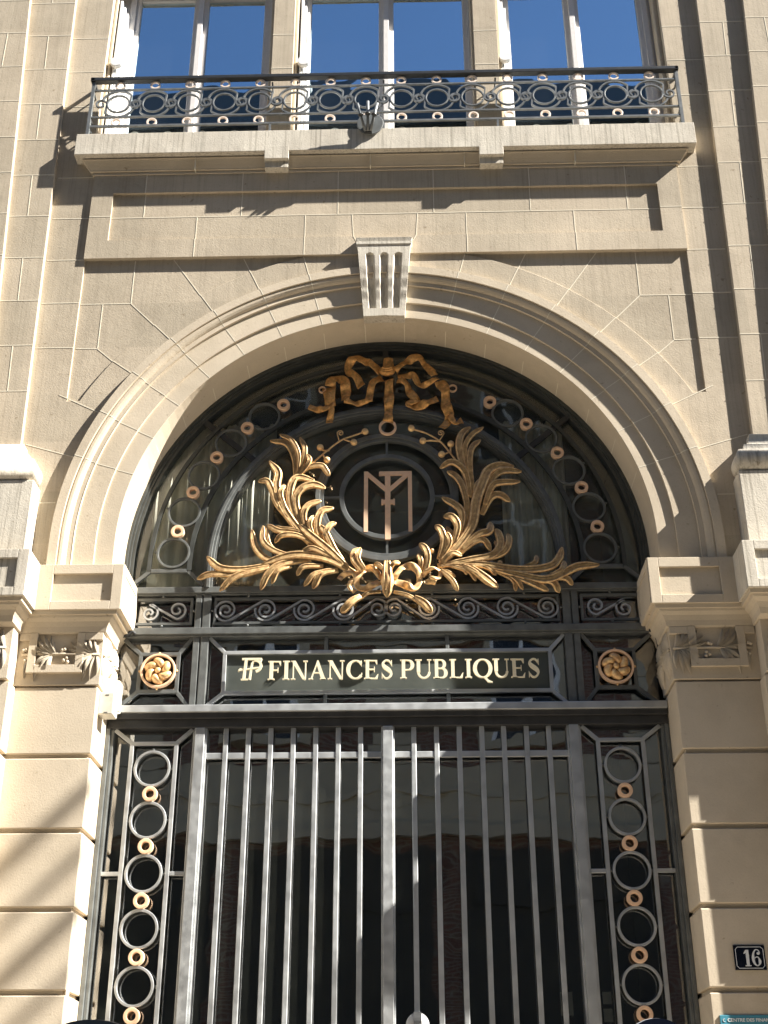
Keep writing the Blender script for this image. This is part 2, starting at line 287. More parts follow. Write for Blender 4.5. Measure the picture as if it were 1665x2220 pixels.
RIBBON = [([(-0.031, 4.944), (-0.12, 5.018), (-0.199, 5.059), (-0.256, 5.016), (-0.263, 4.948), (-0.205, 4.897), (-0.169, 4.82)], 0.0462), ([(-0.024, 4.893), (-0.084, 4.852), (-0.105, 4.778), (-0.119, 4.695)], 0.0462), ([(-0.101, 4.695), (-0.203, 4.678), (-0.288, 4.698)], 0.0321), ([(-0.281, 4.698), (-0.281, 4.797), (-0.29, 4.864), (-0.34, 4.892), (-0.383, 4.866), (-0.389, 4.82)], 0.0565), ([(-0.399, 4.816), (-0.395, 4.75), (-0.386, 4.667)], 0.0738), ([(-0.385, 4.683), (-0.435, 4.627), (-0.537, 4.653)], 0.0398), ([(-0.383, 4.683), (-0.378, 4.617), (-0.394, 4.53)], 0.0398), ([(0.069, 4.942), (0.137, 5.013), (0.23, 5.05), (0.287, 4.989), (0.349, 4.895)], 0.0424), ([(0.37, 4.878), (0.298, 4.829), (0.235, 4.83), (0.193, 4.898), (0.086, 4.896)], 0.036), ([(0.09, 4.879), (0.15, 4.832), (0.177, 4.756), (0.226, 4.697)], 0.0424), ([(0.24, 4.714), (0.162, 4.657), (0.246, 4.652), (0.367, 4.712)], 0.0449), ([(0.38, 4.853), (0.417, 4.785), (0.423, 4.719), (0.425, 4.645), (0.447, 4.571)], 0.0578), ([(0.441, 4.587), (0.432, 4.522), (0.389, 4.467)], 0.0411), ([(0.441, 4.587), (0.481, 4.506), (0.534, 4.533)], 0.0385), ([(0.026, 4.867), (0.025, 4.693), (0.018, 4.517)], 0.0719), ([(0.021, 4.952), (0.023, 5.045)], 0.077)]
BOW = [([(-0.026, 3.325), (-0.089, 3.4), (-0.148, 3.384), (-0.189, 3.332), (-0.184, 3.275), (-0.126, 3.257), (-0.042, 3.302)], 0.0491), ([(0.053, 3.324), (0.106, 3.398), (0.17, 3.409), (0.216, 3.356), (0.215, 3.287), (0.178, 3.248), (0.116, 3.283), (0.058, 3.301)], 0.0491), ([(-0.184, 3.327), (-0.221, 3.362), (-0.279, 3.351), (-0.305, 3.322)], 0.0414), ([(-0.216, 3.327), (-0.236, 3.27), (-0.199, 3.235)], 0.0414), ([(0.237, 3.344), (0.301, 3.39), (0.354, 3.377), (0.347, 3.326), (0.289, 3.315)], 0.031), ([(0.247, 3.298), (0.289, 3.298), (0.326, 3.286)], 0.031), ([(-0.031, 3.233), (-0.115, 3.217), (-0.172, 3.178)], 0.0259), ([(-0.162, 3.195), (-0.209, 3.162), (-0.25, 3.123), (-0.286, 3.081)], 0.044), ([(0.052, 3.227), (0.136, 3.197), (0.198, 3.168)], 0.0259), ([(0.183, 3.185), (0.229, 3.151), (0.265, 3.117), (0.293, 3.075)], 0.044), ([(0.011, 3.44), (0.011, 3.324), (0.009, 3.182)], 0.0698), ([(-0.005, 3.37), (-0.042, 3.406), (-0.074, 3.423)], 0.0259), ([(0.027, 3.37), (0.053, 3.416), (0.096, 3.427)], 0.0259), ([(-0.158, 3.372), (-0.201, 3.425), (-0.222, 3.472)], 0.031), ([(-0.137, 3.384), (-0.18, 3.454), (-0.164, 3.536)], 0.031)]
BERRY_L = [(-0.45, 4.323), (-0.401, 4.223), (-0.218, 4.36), (-0.142, 4.445), (-0.611, 3.516)]
BERRY_R = [(0.179, 4.466), (0.258, 4.365), (0.385, 4.256), (0.45, 4.337), (0.749, 3.435), (0.306, 3.528)]
TWIG_L = [[(-0.543, 4.16), (-0.411, 4.293), (-0.311, 4.379), (-0.235, 4.412), (-0.151, 4.445)], [(-0.386, 4.302), (-0.428, 4.303), (-0.446, 4.323)], [(-0.428, 4.264), (-0.414, 4.235), (-0.401, 4.225)], [(-0.286, 4.388), (-0.218, 4.36)]]
TWIG_R = [[(0.493, 4.194), (0.437, 4.278), (0.38, 4.358), (0.284, 4.427), (0.181, 4.466)], [(0.361, 4.364), (0.312, 4.37), (0.258, 4.365)], [(0.437, 4.278), (0.417, 4.267), (0.385, 4.256)], [(0.447, 4.267), (0.447, 4.3), (0.45, 4.337)]]
SPIRAL_L = [(-0.312, 4.437), (-0.32, 4.374)]
SPIRAL_R = [(0.382, 4.426), (0.366, 4.358)]
BOW_RINGS = [(-0.447, 4.803), (0.475, 4.799), (0.015, 4.487)]
SCROLL_C = [(-1.03, 3.151), (-0.773, 3.156), (-0.525, 3.15), (-0.273, 3.155), (-0.052, 3.152), (0.063, 3.151), (0.299, 3.143), (0.565, 3.143), (0.815, 3.142), (1.051, 3.151)]
SCROLL_S = [(-1.54, 3.119), (-1.314, 3.154), (1.332, 3.145), (1.54, 3.129)]

# ================================================================ SETTING
o = MB().box(-40, 40, -60, 60, -Z0-.3, -Z0-.12).build('road', 'asphalt', kind='structure')
o = MB().box(-40, 40, -3.2, 2, -Z0-.2, -Z0).build('pavement', 'paving', kind='structure')
o = MB().box(-40, 40, -3.36, -3.2, -Z0-.2, -Z0+.004).build('kerb', 'kerb', kind='structure', bevel=.02)
o = MB().box(-40, 40, -16, -12.6, -Z0-.2, -Z0).build('far_pavement', 'paving', kind='structure')

# ================================================================ STONE BUILDING
BY = thing('stone_building', (0, .4, -Z0), 'cream limestone town building with a great round arched entrance, shallow pilasters and a balcony slab', 'building')
ROOT[BY.name] = Vector(BY.location)
YC, YP, YB, YA, YF = -.02, -.037, -.058, -.096, -.006
MIR = (-1, 1)
# wall layer flush with the side strips (kept clear of the sunk spandrels)
for s in MIR:
    pts = [(2.47, 2.9), (2.56, 6.9), (2.164, 6.9), (2.164, 4.553), (math.sqrt(2.34**2-(4.553-ZC)**2), 4.553)]
    a = math.degrees(math.atan2(4.553-ZC, pts[-1][0]))
    pts += arc(0, ZC, 2.34, a, 90, 30)[1:] + arc(0, ZC, 2.12, 90, 0, 40) + [(2.12, 2.9)]
    MB().prism([(s*x, z) for x, z in pts], YC, .1).build('wall', 'stone', BY, bevel=.003)
    # sunk spandrel field
    pts = [(2.2, 4.5), (2.2, 5.8)]+[(0.0, 5.8)]+arc(0, ZC, 2.30, 90, 24, 30)
    MB().prism([(s*x, z) for x, z in pts], YF, .1).build('spandrel', 'stone', BY)
    # mortar on the strips and field
    j = MB()
    joints(j, [(s*2.17, z, s*(2.425+.02*(z-4.2)/2), z) for z in ZJ[2:7]], YC)
    joints(j, [(s*2.15, 4.245-.0, s*2.42, 4.30-.03)], YC) if 0 else None
    joints(j, [(s*2.16, 5.366, s*1.80, 5.366), (s*1.80, 5.366, s*1.80, 5.74), (s*2.0, 4.99, s*2.0, 5.366), (s*2.15, 4.99, s*2.0, 4.985)], YF)
    for k, (r0, r1) in enumerate(((2.147, 2.51), (2.147, 2.49), (2.147, 2.34), (2.147, 2.34), (2.147, 2.34), (2.147, 2.34), (2.147, 2.34), (2.147, 2.34))):
        th = R(94.6+9.75*(7-k)-90)                    # angle from vertical
        ang = math.pi/2-th; cs, sn = math.cos(ang), math.sin(ang)
        if k == 0: joints(j, [(s*2.15, 3.775, s*2.26, 3.775)], YC)
        joints(j, [(s*r0*cs, ZC+r0*sn, s*r1*cs, ZC+r1*sn)], YC)
        if k in (2, 3):
            tgt = (2.0, 4.985) if k == 2 else (1.80, 5.366)
            joints(j, [(s*2.342*cs, ZC+2.342*sn, s*tgt[0], tgt[1])], YF)
        if k in (4, 5, 6):
            zz = 5.745; joints(j, [(s*2.342*cs, ZC+2.342*sn, s*(zz-ZC)/math.tan(ang), zz)], YF) if 2.342*sn+ZC < 5.72 else None
    j.build('mortar_joint', 'mortar', BY)
# spandrel panel with its sunk field
p = MB().box(-2.17, 2.17, YP, .1, 5.749, 5.911).box(-2.17, 2.17, YP, .1, 6.349, 6.62)
p.box(-2.17, -2.0125, YP, .1, 5.911, 6.349).box(2.0125, 2.17, YP, .1, 5.911, 6.349)
p.build('panel_frame', 'stone', BY)
MB().box(-2.0125, 2.0125, -.015, .08, 5.911, 6.349).build('panel_field', 'stone', BY)
j = MB()
joints(j, [(-2.01, 6.131, 2.01, 6.131)], -.015)
joints(j, [(x, 6.131, x, 6.349) for x in (-1.773, -1.052, -.340, .365, 1.074, 1.783)]+[(x, 5.911, x, 6.131) for x in (-1.376, -.578, .60, 1.385)], -.015)
joints(j, [(x, 6.349, x, 6.53) for x in (-1.773, -1.052, -.340, .365, 1.074, 1.783)]+[(x, 5.749, x, 5.911) for x in (-1.376, -.578, .60, 1.385)], YP)
joints(j, [(-.235, 6.131, -.222, 5.911), (.245, 6.131, .232, 5.911)], -.015)
joints(j, [(-.222, 5.911, -.20, 5.86), (.232, 5.911, .21, 5.86)], YP)
joints(j, [(s*2.0125, 6.131, s*2.17, 6.131) for s in MIR], YP)
j.build('mortar_joint', 'mortar', BY)
# stepped pilasters
for s in MIR:
    MB().prism([(s*2.42, 4.10), (s*2.515, 8.75), (s*3.0, 8.75), (s*2.9, 4.10)], YB, .3).build('pilaster', 'stone', BY, bevel=.003)
    MB().prism([(s*2.66, 4.10), (s*2.888, 8.75), (s*4.6, 8.75), (s*4.6, 4.10)], YA, .2).build('pilaster', 'stone', BY, bevel=.003)
    j = MB()
    xb = lambda z: 2.42+(z-4.1)*.0204
    xa = lambda z: 2.66+(z-4.1)*.049
    joints(j, [(s*xb(z), z, s*xa(z), z) for z in ZJ[1:]], YB)
    joints(j, [(s*xa(z), z, s*4.5, z) for z in ZJ[1:]], YA)
    for i, z in enumerate(ZJ[1:-1]):
        z2 = ZJ[i+2]
        if i % 2 == 0: joints(j, [(s*(xb(z)+xa(z)+.02)/2, z, s*(xb(z2)+xa(z2)+.02)/2, z2)], YB)
        joints(j, [(s*(3.0+.32*(i % 2)), z, s*(3.0+.32*(i % 2)), z2), (s*(3.7+.3*(i % 2)), z, s*(3.7+.3*(i % 2)), z2)], YA)
    j.build('mortar_joint', 'mortar', BY)
# archivolt
prof = [(2.147, .02), (2.147, -.060), (2.089, -.060), (2.087, -.047), (2.076, -.0515), (2.060, -.0500), (2.045, -.043), (2.036, -.034), (2.034, -.028), (2.006, -.028), (2.001, -.030), (1.998, -.0145), (1.861, -.0145), (1.859, 0.0), (1.741, 0.0), (1.739, .002), (1.739, .40)]
MB().sweep(prof, archpath(3.28), caps=False).build('archivolt', 'stone_smooth', BY)
j = MB()
jp = [(1.741+1.741*0, 0)]
for k in range(-8, 9):
    if k == 0: continue
    a = 90+(4.6+9.75*(abs(k)-1))*(1 if k > 0 else -1)
    if a < 5 or a > 175: continue
    dl = R(.09); A = R(a)
    pth = [(0, ZC, math.cos(A-dl), math.sin(A-dl)), (0, ZC, math.cos(A+dl), math.sin(A+dl))]
    j.sweep([(r-(.0012 if y > .003 else 0), y) for r, y in prof if r < 2.146 or y < 0], pth, off=.0012, caps=False)
j.build('mortar_joint', 'mortar', BY)
# keystone
def keystone():
    nx, nz = 66, 90; vs = []; fs = []
    def prof_y(z):
        return crvf(z, [(5.19, -.044), (5.265, -.040), (5.33, -.042), (5.42, -.054), (5.52, -.068), (5.62, -.076), (5.72, -.078), (5.79, -.078)])
    for k in range(nz+1):
        z = 5.262+(5.787-5.262)*k/nz; hw = .143+(.190-.143)*(z-5.19)/.6
        for i in range(nx+1):
            u = -1+2*i/nx; x = u*hw; y = prof_y(z)
            for c in (-.555, 0, .555):
                q = (u-c)/.165
                zt = 5.725; lim = 1.0
                if z > zt-.026: lim = math.sqrt(max(0, 1-((z-zt+.026)/.026)**2))
                if abs(q) < lim: y += .024*math.sqrt(max(0, 1-(q/max(lim, .01))**2)) if lim > .05 else 0
            vs.append((x, y, z))
    for k in range(nz):
        for i in range(nx): a = k*(nx+1)+i; fs.append((a, a+1, a+nx+2, a+nx+1))
    m = MB(); m.add(vs, fs)
    n0 = len(m.v)
    # closed sides and back
    for col, sgn in ((0, -1), (nx, 1)):
        base = len(m.v)
        for k in range(nz+1):
            v = vs[k*(nx+1)+col]; m.v.append(v); m.v.append((v[0], .05, v[2]))
        for k in range(nz): m.f.append((base+2*k, base+2*k+1, base+2*k+3, base+2*k+2)); m.sm.append(False)
    m.prism([(-.144, 5.190+.006), (-.07, 5.198), (0, 5.202), (.07, 5.198), (.144, 5.196), (.149, 5.262), (-.149, 5.262)], -.049, .04)
    m.loft([(5.787, -.190, .190, -.078, .02), (5.80, -.197, .197, -.084, .02), (5.822, -.201, .201, -.084, .02), (5.825, -.195, .195, -.079, .02), (5.857, -.204, .204, -.084, .02)])
    return m
def crvf(z, T):
    for (a, ya), (b, yb) in zip(T, T[1:]):
        if z <= b: t = (z-a)/(b-a); t = t*t*(3-2*t); return ya+(yb-ya)*t
    return T[-1][1]
keystone().build('keystone', 'stone_worn', BY)
# pedestals of the pilasters: plinth, torus, fillets, outer block
for s in MIR:
    def L(*lv): return [(z, min(s*a, s*4.6), max(s*a, s*4.6), y, .2) for z, a, y in lv]
    MB().loft(L((3.30, 2.262, -.17), (3.868, 2.262, -.17))).build('plinth', 'stone_worn', BY, bevel=.006)
    t_ = [(3.868, 2.30, -.145), (3.872, 2.30, -.145)]
    for k in range(13):
        a = -math.pi/2+math.pi*k/12; t_.append((3.952+.078*math.sin(a), 2.305-.045*math.cos(a), -.148-.048*math.cos(a)))
    t_ += [(4.045, 2.335, -.13), (4.082, 2.335, -.13), (4.086, 2.35, -.118), (4.10, 2.365, -.108), (4.125, 2.378, -.105), (4.16, 2.385, -.104), (4.17, 2.385, -.104)]
    t_ = [(z, a, y) for z, a, y in t_]
    MB().loft(L(*t_), True).build('torus_base', 'stone_worn', BY)
    # outer block with sunk face panel
    yo = -.33; m = MB()
    x0 = 2.172
    def bx(a, b, *r): m.box(min(s*a, s*b), max(s*a, s*b), *r)
    bx(x0, x0+.07, yo, .3, 2.992, 3.30); bx(x0+.07, x0+.55, yo+.016, .3, 2.992+.055, 3.30-.06)
    bx(x0+.07, x0+.55, yo, .3, 2.992, 3.047); bx(x0+.07, x0+.55, yo, .3, 3.24, 3.30); bx(x0+.55, 4.6, yo, .3, 2.992, 3.30)
    m.build('impost_block', 'stone_worn', BY, bevel=.003)
    MB().loft([(z, min(s*a, s*4.6), max(s*a, s*4.6), y, .3) for z, a, y in ((2.86, 2.262, -.215), (2.865, 2.255, -.222), (2.90, 2.25, -.232), (2.93, 2.235, -.25), (2.95, 2.21, -.285), (2.965, 2.205, -.29), (2.967, 2.19, -.305), (2.992, 2.188, -.307))]).build('impost_moulding', 'stone_smooth', BY)
    # inner impost block
    m = MB(); yi = -.09; a0, a1 = 1.640, 2.30
    bx(a0, 1.707, yi, .36, 2.992, 3.30); bx(1.707, 2.082, yi+.018, .36, 3.05, 3.235); bx(1.707, 2.082, yi, .36, 2.992, 3.05); bx(1.707, 2.082, yi, .36, 3.235, 3.30); bx(2.082, a1, yi, .36, 2.992, 3.30)
    m.build('impost_block', 'stone_smooth', BY, bevel=.003)
    m = MB()   # raised border on the inner side face
    xs = a0-.004
    for (y0_, y1_, z0_, z1_) in ((yi+.004, .34, 2.996, 3.05), (yi+.004, .34, 3.24, 3.298), (yi+.004, -.03, 3.05, 3.24), (.29, .34, 3.05, 3.24)):
        m.box(min(s*xs, s*(a0+.01)), max(s*xs, s*(a0+.01)), y0_, y1_, z0_, z1_)
    m.build('impost_border', 'stone_smooth', BY)
    MB().loft([(z, min(s*a, s*2.28), max(s*a, s*2.28), y, .36) for z, a, y in ((2.86, 1.735, -.022), (2.868, 1.727, -.028), (2.90, 1.722, -.034), (2.93, 1.708, -.045), (2.95, 1.690, -.062), (2.965, 1.685, -.066), (2.967, 1.665, -.075), (2.992, 1.662, -.078))]).build('impost_moulding', 'stone_smooth', BY)

# ---- capital with carved laurel and fret
def leaf_relief(m, base, tip, w_, yf, h, bend=.0, n=9):     # one carved leaf: raised midrib, curved blade
    bx_, bz_ = base; tx, tz = tip; dx, dz = tx-bx_, tz-bz_; l = math.hypot(dx, dz); nx, nz = -dz/l, dx/l
    vs = []; fs = []
    for k in range(n+1):
        t = k/n; ww = w_*math.sin(math.pi*min(1, t*1.02+.02))**.75*(1-.25*t); b = bend*math.sin(math.pi*t)
        cx, cz = bx_+dx*t+nx*b, bz_+dz*t+nz*b
        for u, hh in ((-1, 0), (-.55, .75), (-.12, .55), (0, 1.0), (.12, .55), (.55, .75), (1, 0)):
            vs.append((cx+nx*ww*u, yf-h*hh*(.35+.65*math.sin(math.pi*t)), cz+nz*ww*u))
    for k in range(n):
        for i in range(6): a = k*7+i; fs.append((a, a+1, a+8, a+7))
    m.add(vs, fs, True)
def side_map(m0, s, x, y0):                                 # turn a relief made on a front face onto the jamb face
    m = MB(); m.f = m0.f; m.sm = m0.sm
    for (a, y, z) in m0.v: m.v.append((s*(x+y*1.0), y0+a, z))
    return m
def carve(m, ox, w_, yf, zb):                               # stem with fans of laurel leaves and berries
    zs = zb+.195
    m.tube([(ox, yf-.006, zs), (ox+w_*.5, yf-.010, zs+.003), (ox+w_, yf-.006, zs)], .0085, 8)
    nf = max(1, int(round(w_/.22)))
    for (bx_, tx, tz, ww, bd) in ((.02, .045, -.165, .021, .012), (.025, .090, -.172, .020, .014), (.02, .006, -.130, .018, -.008), (.01, .030, .125, .020, -.012), (w_-.06, w_-.03, -.150, .020, .012), (w_-.07, w_-.09, -.168, .018, -.010)):
        leaf_relief(m, (ox+bx_, zs), (ox+tx, zs+tz), ww, yf+.001, .026, bd, 12)
    for q in range(nf):
        x = ox+w_*(q+.10)/nf
        for k, (tx, tz, ww, bd) in enumerate(((.045, .128, .026, -.014), (.090, .132, .028, -.018), (.132, .118, .028, -.020), (.165, .085, .026, -.020), (.190, .046, .018, -.010),
                                (.050, -.128, .024, .014), (.098, -.126, .026, .016), (.145, -.092, .024, .016))):
            leaf_relief(m, (x+.004*k, zs), (x+tx, zs+tz), ww*.85, yf+.002-.0015*(k % 3), .032, bd, 12)
        for (u, v) in ((.172, -.026), (.190, -.040), (.166, -.050), (.205, .026), (.190, .012+.02)):
            m.ball((x+u, yf-.010, zs+v), .0125, 10, 8)
for s in MIR:
    zb, zt = 2.53, 2.862
    def bxx(m, a, b, *r): m.box(min(s*a, s*b), max(s*a, s*b), *r)
    m = MB(); bxx(m, 1.742, 2.30, -.006, .36, zb, zt); bxx(m, 2.268, 4.6, -.142, .3, zb, zt); m.build('capital', 'stone_smooth', BY, bevel=.003)
    m = MB()
    carve(m, 1.76, .48, -.006, zb)
    if s < 0: m.v = [(-v[0], v[1], v[2]) for v in m.v]
    m.build('laurel_carving', 'stone_smooth', BY)
    m = MB(); carve(m, 2.30, .52, -.142, zb)
    if s < 0: m.v = [(-v[0], v[1], v[2]) for v in m.v]
    m.build('laurel_carving', 'stone_worn', BY)
    m0 = MB(); carve(m0, 0, .34, 0.0, zb); side_map(m0, s, 1.740, .01).build('laurel_carving', 'stone_smooth', BY)
    # Greek fret raised on the front: U with turned ends
    m = MB(); yf, d_ = -.027, .022
    for (a, b, z0_, z1_) in ((1.853, 1.902, 2.604, 2.862), (2.148, 2.198, 2.604, 2.862)): bxx(m, a, b, yf-.003, yf+d_, z0_, z1_)
    bxx(m, 1.902, 2.148, yf-.003, yf+d_, 2.604, 2.654)
    bxx(m, 1.742, 1.853, yf-.001, yf+d_, 2.815, 2.862); bxx(m, 2.198, 2.262, yf-.001, yf+d_, 2.815, 2.862)
    m.build('fret_carving', 'stone_smooth', BY, bevel=.002)
    # outer pilaster's fret
    m = MB()
    for (a, b, z0_, z1_) in ((2.36, 2.41, 2.604, 2.862), (2.66, 2.71, 2.604, 2.862), (2.41, 2.66, 2.604, 2.654)): bxx(m, a, b, -.158, -.14, z0_, z1_)
    m.build('fret_carving', 'stone_worn', BY, bevel=.002)
# ---- rusticated piers: every course a block, grooves between
ZR = [.766+.441*k for k in range(-5, 5)]                   # -1.44 ... 2.53
for s in MIR:
    MB().box(min(s*1.772, s*2.30), max(s*1.772, s*2.30), .022, .38, -Z0, 2.54).build('pier_core', 'stone_smooth', BY)
    MB().box(min(s*2.285, s*4.6), max(s*2.285, s*4.6), -.095, .38, -Z0, 2.54).build('pier_core', 'stone_smooth', BY)
    for i in range(len(ZR)-1):
        z0_, z1_ = max(ZR[i]+.015, -Z0), ZR[i+1]-.012
        MB().box(min(s*1.75, s*2.30), max(s*1.75, s*2.30), 0, .36, z0_, z1_).build('pier_block', 'stone_smooth', BY, bevel=.006)
        MB().box(min(s*2.257, s*4.6), max(s*2.257, s*4.6), -.12, .3, z0_, z1_).build('pier_block', 'stone_smooth', BY, bevel=.006)
# ---- reeded strip on the lower left jamb arris
m = MB()
for k in range(4): m.tube([(-1.752, .02+k*.013, -Z0+.02), (-1.752, .02+k*.013, 1.1)], .006, 8)
m.build('jamb_reeding', 'stone_smooth', BY)
# ---- balcony slab, brackets, bed moulding
MB().box(-2.318, 2.318, -.13, .5, 6.65, 6.85).build('balcony_slab', 'stone_worn', BY, bevel=.003)
mold = [(6.52, 2.185, -.044), (6.538, 2.185, -.044), (6.5385, 2.178, -.039), (6.546, 2.178, -.039), (6.5465, 2.20, -.054), (6.56, 2.21, -.056), (6.59, 2.228, -.066), (6.615, 2.244, -.076), (6.630, 2.256, -.083), (6.632, 2.262, -.088), (6.640, 2.262, -.088), (6.6405, 2.235, -.060), (6.652, 2.235, -.060)]
MB().loft([(z, -a, a, y, .1) for z, a, y in mold]).build('bed_moulding', 'stone_smooth', BY)
j = MB()
for x in (-1.41, -.1, .6, 1.42): j.box(x-.003, x+.003, -.0895, -.03, 6.53, 6.641)
for x in (-1.27, 1.42): pass
j.build('mortar_joint', 'mortar', BY)
for a, b in ((-.888, -.707), (.709, .889)):
    m = MB().box(a, b, -.1305, 0, 6.575, 6.70).box(a+.004, b-.004, -.100, 0, 6.515, 6.575)
    m.build('bracket', 'stone_worn', BY, bevel=.003)
# ---- wall round and between the windows
for s in MIR: MB().box(min(s*2.208, s*2.62), max(s*2.208, s*2.62), YC, .4, 6.9-.001, 9.2).build('wall', 'stone', BY, bevel=.003)
for a, b in ((-.887, -.716), (.714, .903)):
    MB().box(a, b, YC, .4, 6.85, 9.2).build('window_pier', 'stone', BY, bevel=.003)
MB().box(-2.6, 2.6, YC+.002, .4, 8.70, 9.2).build('lintel', 'stone', BY)
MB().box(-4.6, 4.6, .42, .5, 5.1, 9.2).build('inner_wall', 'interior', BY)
j = MB()
for a, b in ((-.887, -.716), (.714, .903)): joints(j, [(a, z, b, z) for z in ZJ[7:11]], YC)
for s in MIR: joints(j, [(s*2.208, z, s*2.50, z) for z in ZJ[8:11]], YC)
j.build('mortar_joint', 'mortar', BY)
# windows: frame, two casements with panes each, right jamb left in stone
def window(x0, x1, zb, zt, mx):
    m = MB(); y0 = .12
    m.box(x0, x0+.045, y0, .2, zb, zt).box(x1-.045, x1, y0, .2, zb, zt).box(x0+.045, x1-.045, y0, .2, zt-.04, zt).box(x0+.045, x1-.045, y0, .2, zb, zb+.05)
    m.box(mx-.022, mx+.022, y0-.012, .2, zb+.05, zt-.04)
    f = m.build('window', 'grey_paint', BY, bevel=.003)
    for a, b in ((x0+.045, mx-.022), (mx+.022, x1-.045)):
        c = MB(); y = y0+.014; q = .038
        c.box(a, a+q, y, .19, zb+.05, zt-.04).box(b-q, b, y, .19, zb+.05, zt-.04).box(a+q, b-q, y, .19, zb+.05, zb+.12).box(a+q, b-q, y, .19, zt-.075, zt-.04)
        c.build('casement', 'grey_paint', f, bevel=.004)
        MB().box(a+q, b-q, .158, .164, zb+.12, zt-.075).build('pane', 'glass_window', f)
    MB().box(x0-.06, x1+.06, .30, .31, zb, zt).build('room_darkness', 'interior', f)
window(-2.10, -.905, 6.86, 8.62, -1.512)
window(-.69, .725, 6.86, 8.62, .016)
window(.905, 2.15, 6.86, 8.62, 1.530)
# rounded window jamb moulding
for xa_, xb_, xc_, xd_ in ((-2.207, -2.179, -.913, -.885), (-.717, -.689, .696, .716), (.903, .931, 2.173, 2.207)):
    MB().box(xa_, xb_, .03, .14, 6.86, 8.69).build('window_reveal', 'stone_smooth', BY, bevel=.008)
    MB().box(xc_, xd_, .03, .14, 6.86, 8.69).build('window_reveal', 'stone_smooth', BY, bevel=.008)
    MB().box(xa_, xb_+.09, .142, .30, 6.86, 8.69).build('window_lining', 'grey_paint', BY)
    MB().box(xc_-.05, xd_, .142, .30, 6.86, 8.69).build('window_lining', 'grey_paint', BY)
# folded white shutters standing in the left reveals
SH = []
def shutter(x, z1, label):
    t = thing('folding_shutter', (x, .06, 6.86), label, 'shutter', 'folding shutters in the window reveals')
    for k in range(3):
        MB().box(x+k*.024, x+k*.024+.019, .035+.012*k, .135, 6.865, z1-.06*k).build('shutter_leaf', 'white_paint', t, bevel=.002)
    m = MB().prism([(x+.035+.048*math.cos(2*math.pi*k/28), z1-.72+.048*math.sin(2*math.pi*k/28)) for k in range(28)], -.004, .034); m.build('round_catch', 'white_paint', t, bevel=.004)
shutter(-2.165, 8.45, 'white folded shutter in the reveal of the leftmost upstairs window')
shutter(-.672, 8.42, 'white folded shutter beside the middle upstairs window')
shutter(.922, 8.42, 'white folded shutter with a round catch at the rightmost upstairs window')

# ================================================================ BALCONY RAILING
BR = thing('balcony_railing', (0, -.11, 6.85), 'black iron balcony railing with interlaced rings and small gilded rings', 'railing')
y0, y1 = -.118, -.103
MB().box(-2.268, 2.262, -.135, -.086, 7.392, 7.425).build('handrail', 'rail_dark', BR, bevel=.004)
for s in MIR: MB().box(s*2.25-.012, s*2.25+.012, -.135, .10, 7.392, 7.42).build('handrail', 'rail_dark', BR)
for z, h in ((7.300, .008), (7.024, .008), (6.931, .012)):
    MB().box(-2.245, 2.245, -.119, -.102, z, z+h+.004).build('rail', 'rail_iron', BR)
    for s in MIR: MB().box(s*2.243-.006, s*2.243+.006, -.118, .1, z, z+h+.002).build('side_rail', 'rail_iron', BR)
for s in MIR: MB().box(s*2.243-.012, s*2.243+.012, -.122, -.098, 6.852, 7.392).build('post', 'rail_iron', BR)
for x in (-.86, .0, .86): 
    MB().box(x-.008, x+.008, -.118, -.100, 6.852, 6.931).build('foot', 'rail_iron', BR)
    MB().tube([(x, -.10, 7.37), (x, .0, 7.33), (x-.02, .0, 7.2)], .007, 6).build('stay', 'rail_iron', BR)
def spiralpts(cx, cz, r0, r1, a0, a1, n=22):
    return [(cx+(r0+(r1-r0)*k/n)*math.cos(R(a0+(a1-a0)*k/n)), cz+(r0+(r1-r0)*k/n)*math.sin(R(a0+(a1-a0)*k/n))) for k in range(n+1)]
pitch = .2715; ro = .130; hp = pitch/2
proto = {}
for i in range(16):
    cx, cz = -2.036+pitch*i, 7.164
    if not proto:
        m = MB().ring(0, 0, .090, .078, y0, y1, 40); m.v = [(v[0]+cx, v[1], v[2]+cz) for v in m.v]
        proto['iron_ring'] = m.build('iron_ring', 'rail_iron', BR, bevel=.002)
        up_ = arc(0, 0, ro, 163, 42, 22)+[(.0935, .056)]+spiralpts(hp, 0, .047, .017, 168, 168+430, 34)
        lo_ = [(-x, -z) for x, z in up_]
        for nm, pth, yo_ in (('scroll', up_, 0.0), ('scroll', lo_, .0025)):
            m = MB().strip(pth, .0058, y0+yo_, y1+yo_); m.v = [(v[0]+cx, v[1], v[2]+cz) for v in m.v]
            proto[nm+str(yo_)] = m.build('scroll', 'rail_iron', BR)
        for dz in (.185, -.190):
            m = MB().ring(0, 0, .040, .026, y0, y1, 28); m.v = [(v[0]+cx, v[1], v[2]+cz+dz) for v in m.v]
            proto['g%g' % dz] = m.build('gilded_ring', 'gilt_pale', BR, bevel=.002)
        m = MB()
        for dz in (.1335, -.1335): m.ball((cx, (y0+y1)/2, cz+dz), .008, 8, 6)
        proto['k'] = m.build('knob', 'rail_iron', BR)
    else:
        for q in proto.values():
            c = q.copy(); COL.objects.link(c); c.parent = BR; c.location = (pitch*i, 0, 0)

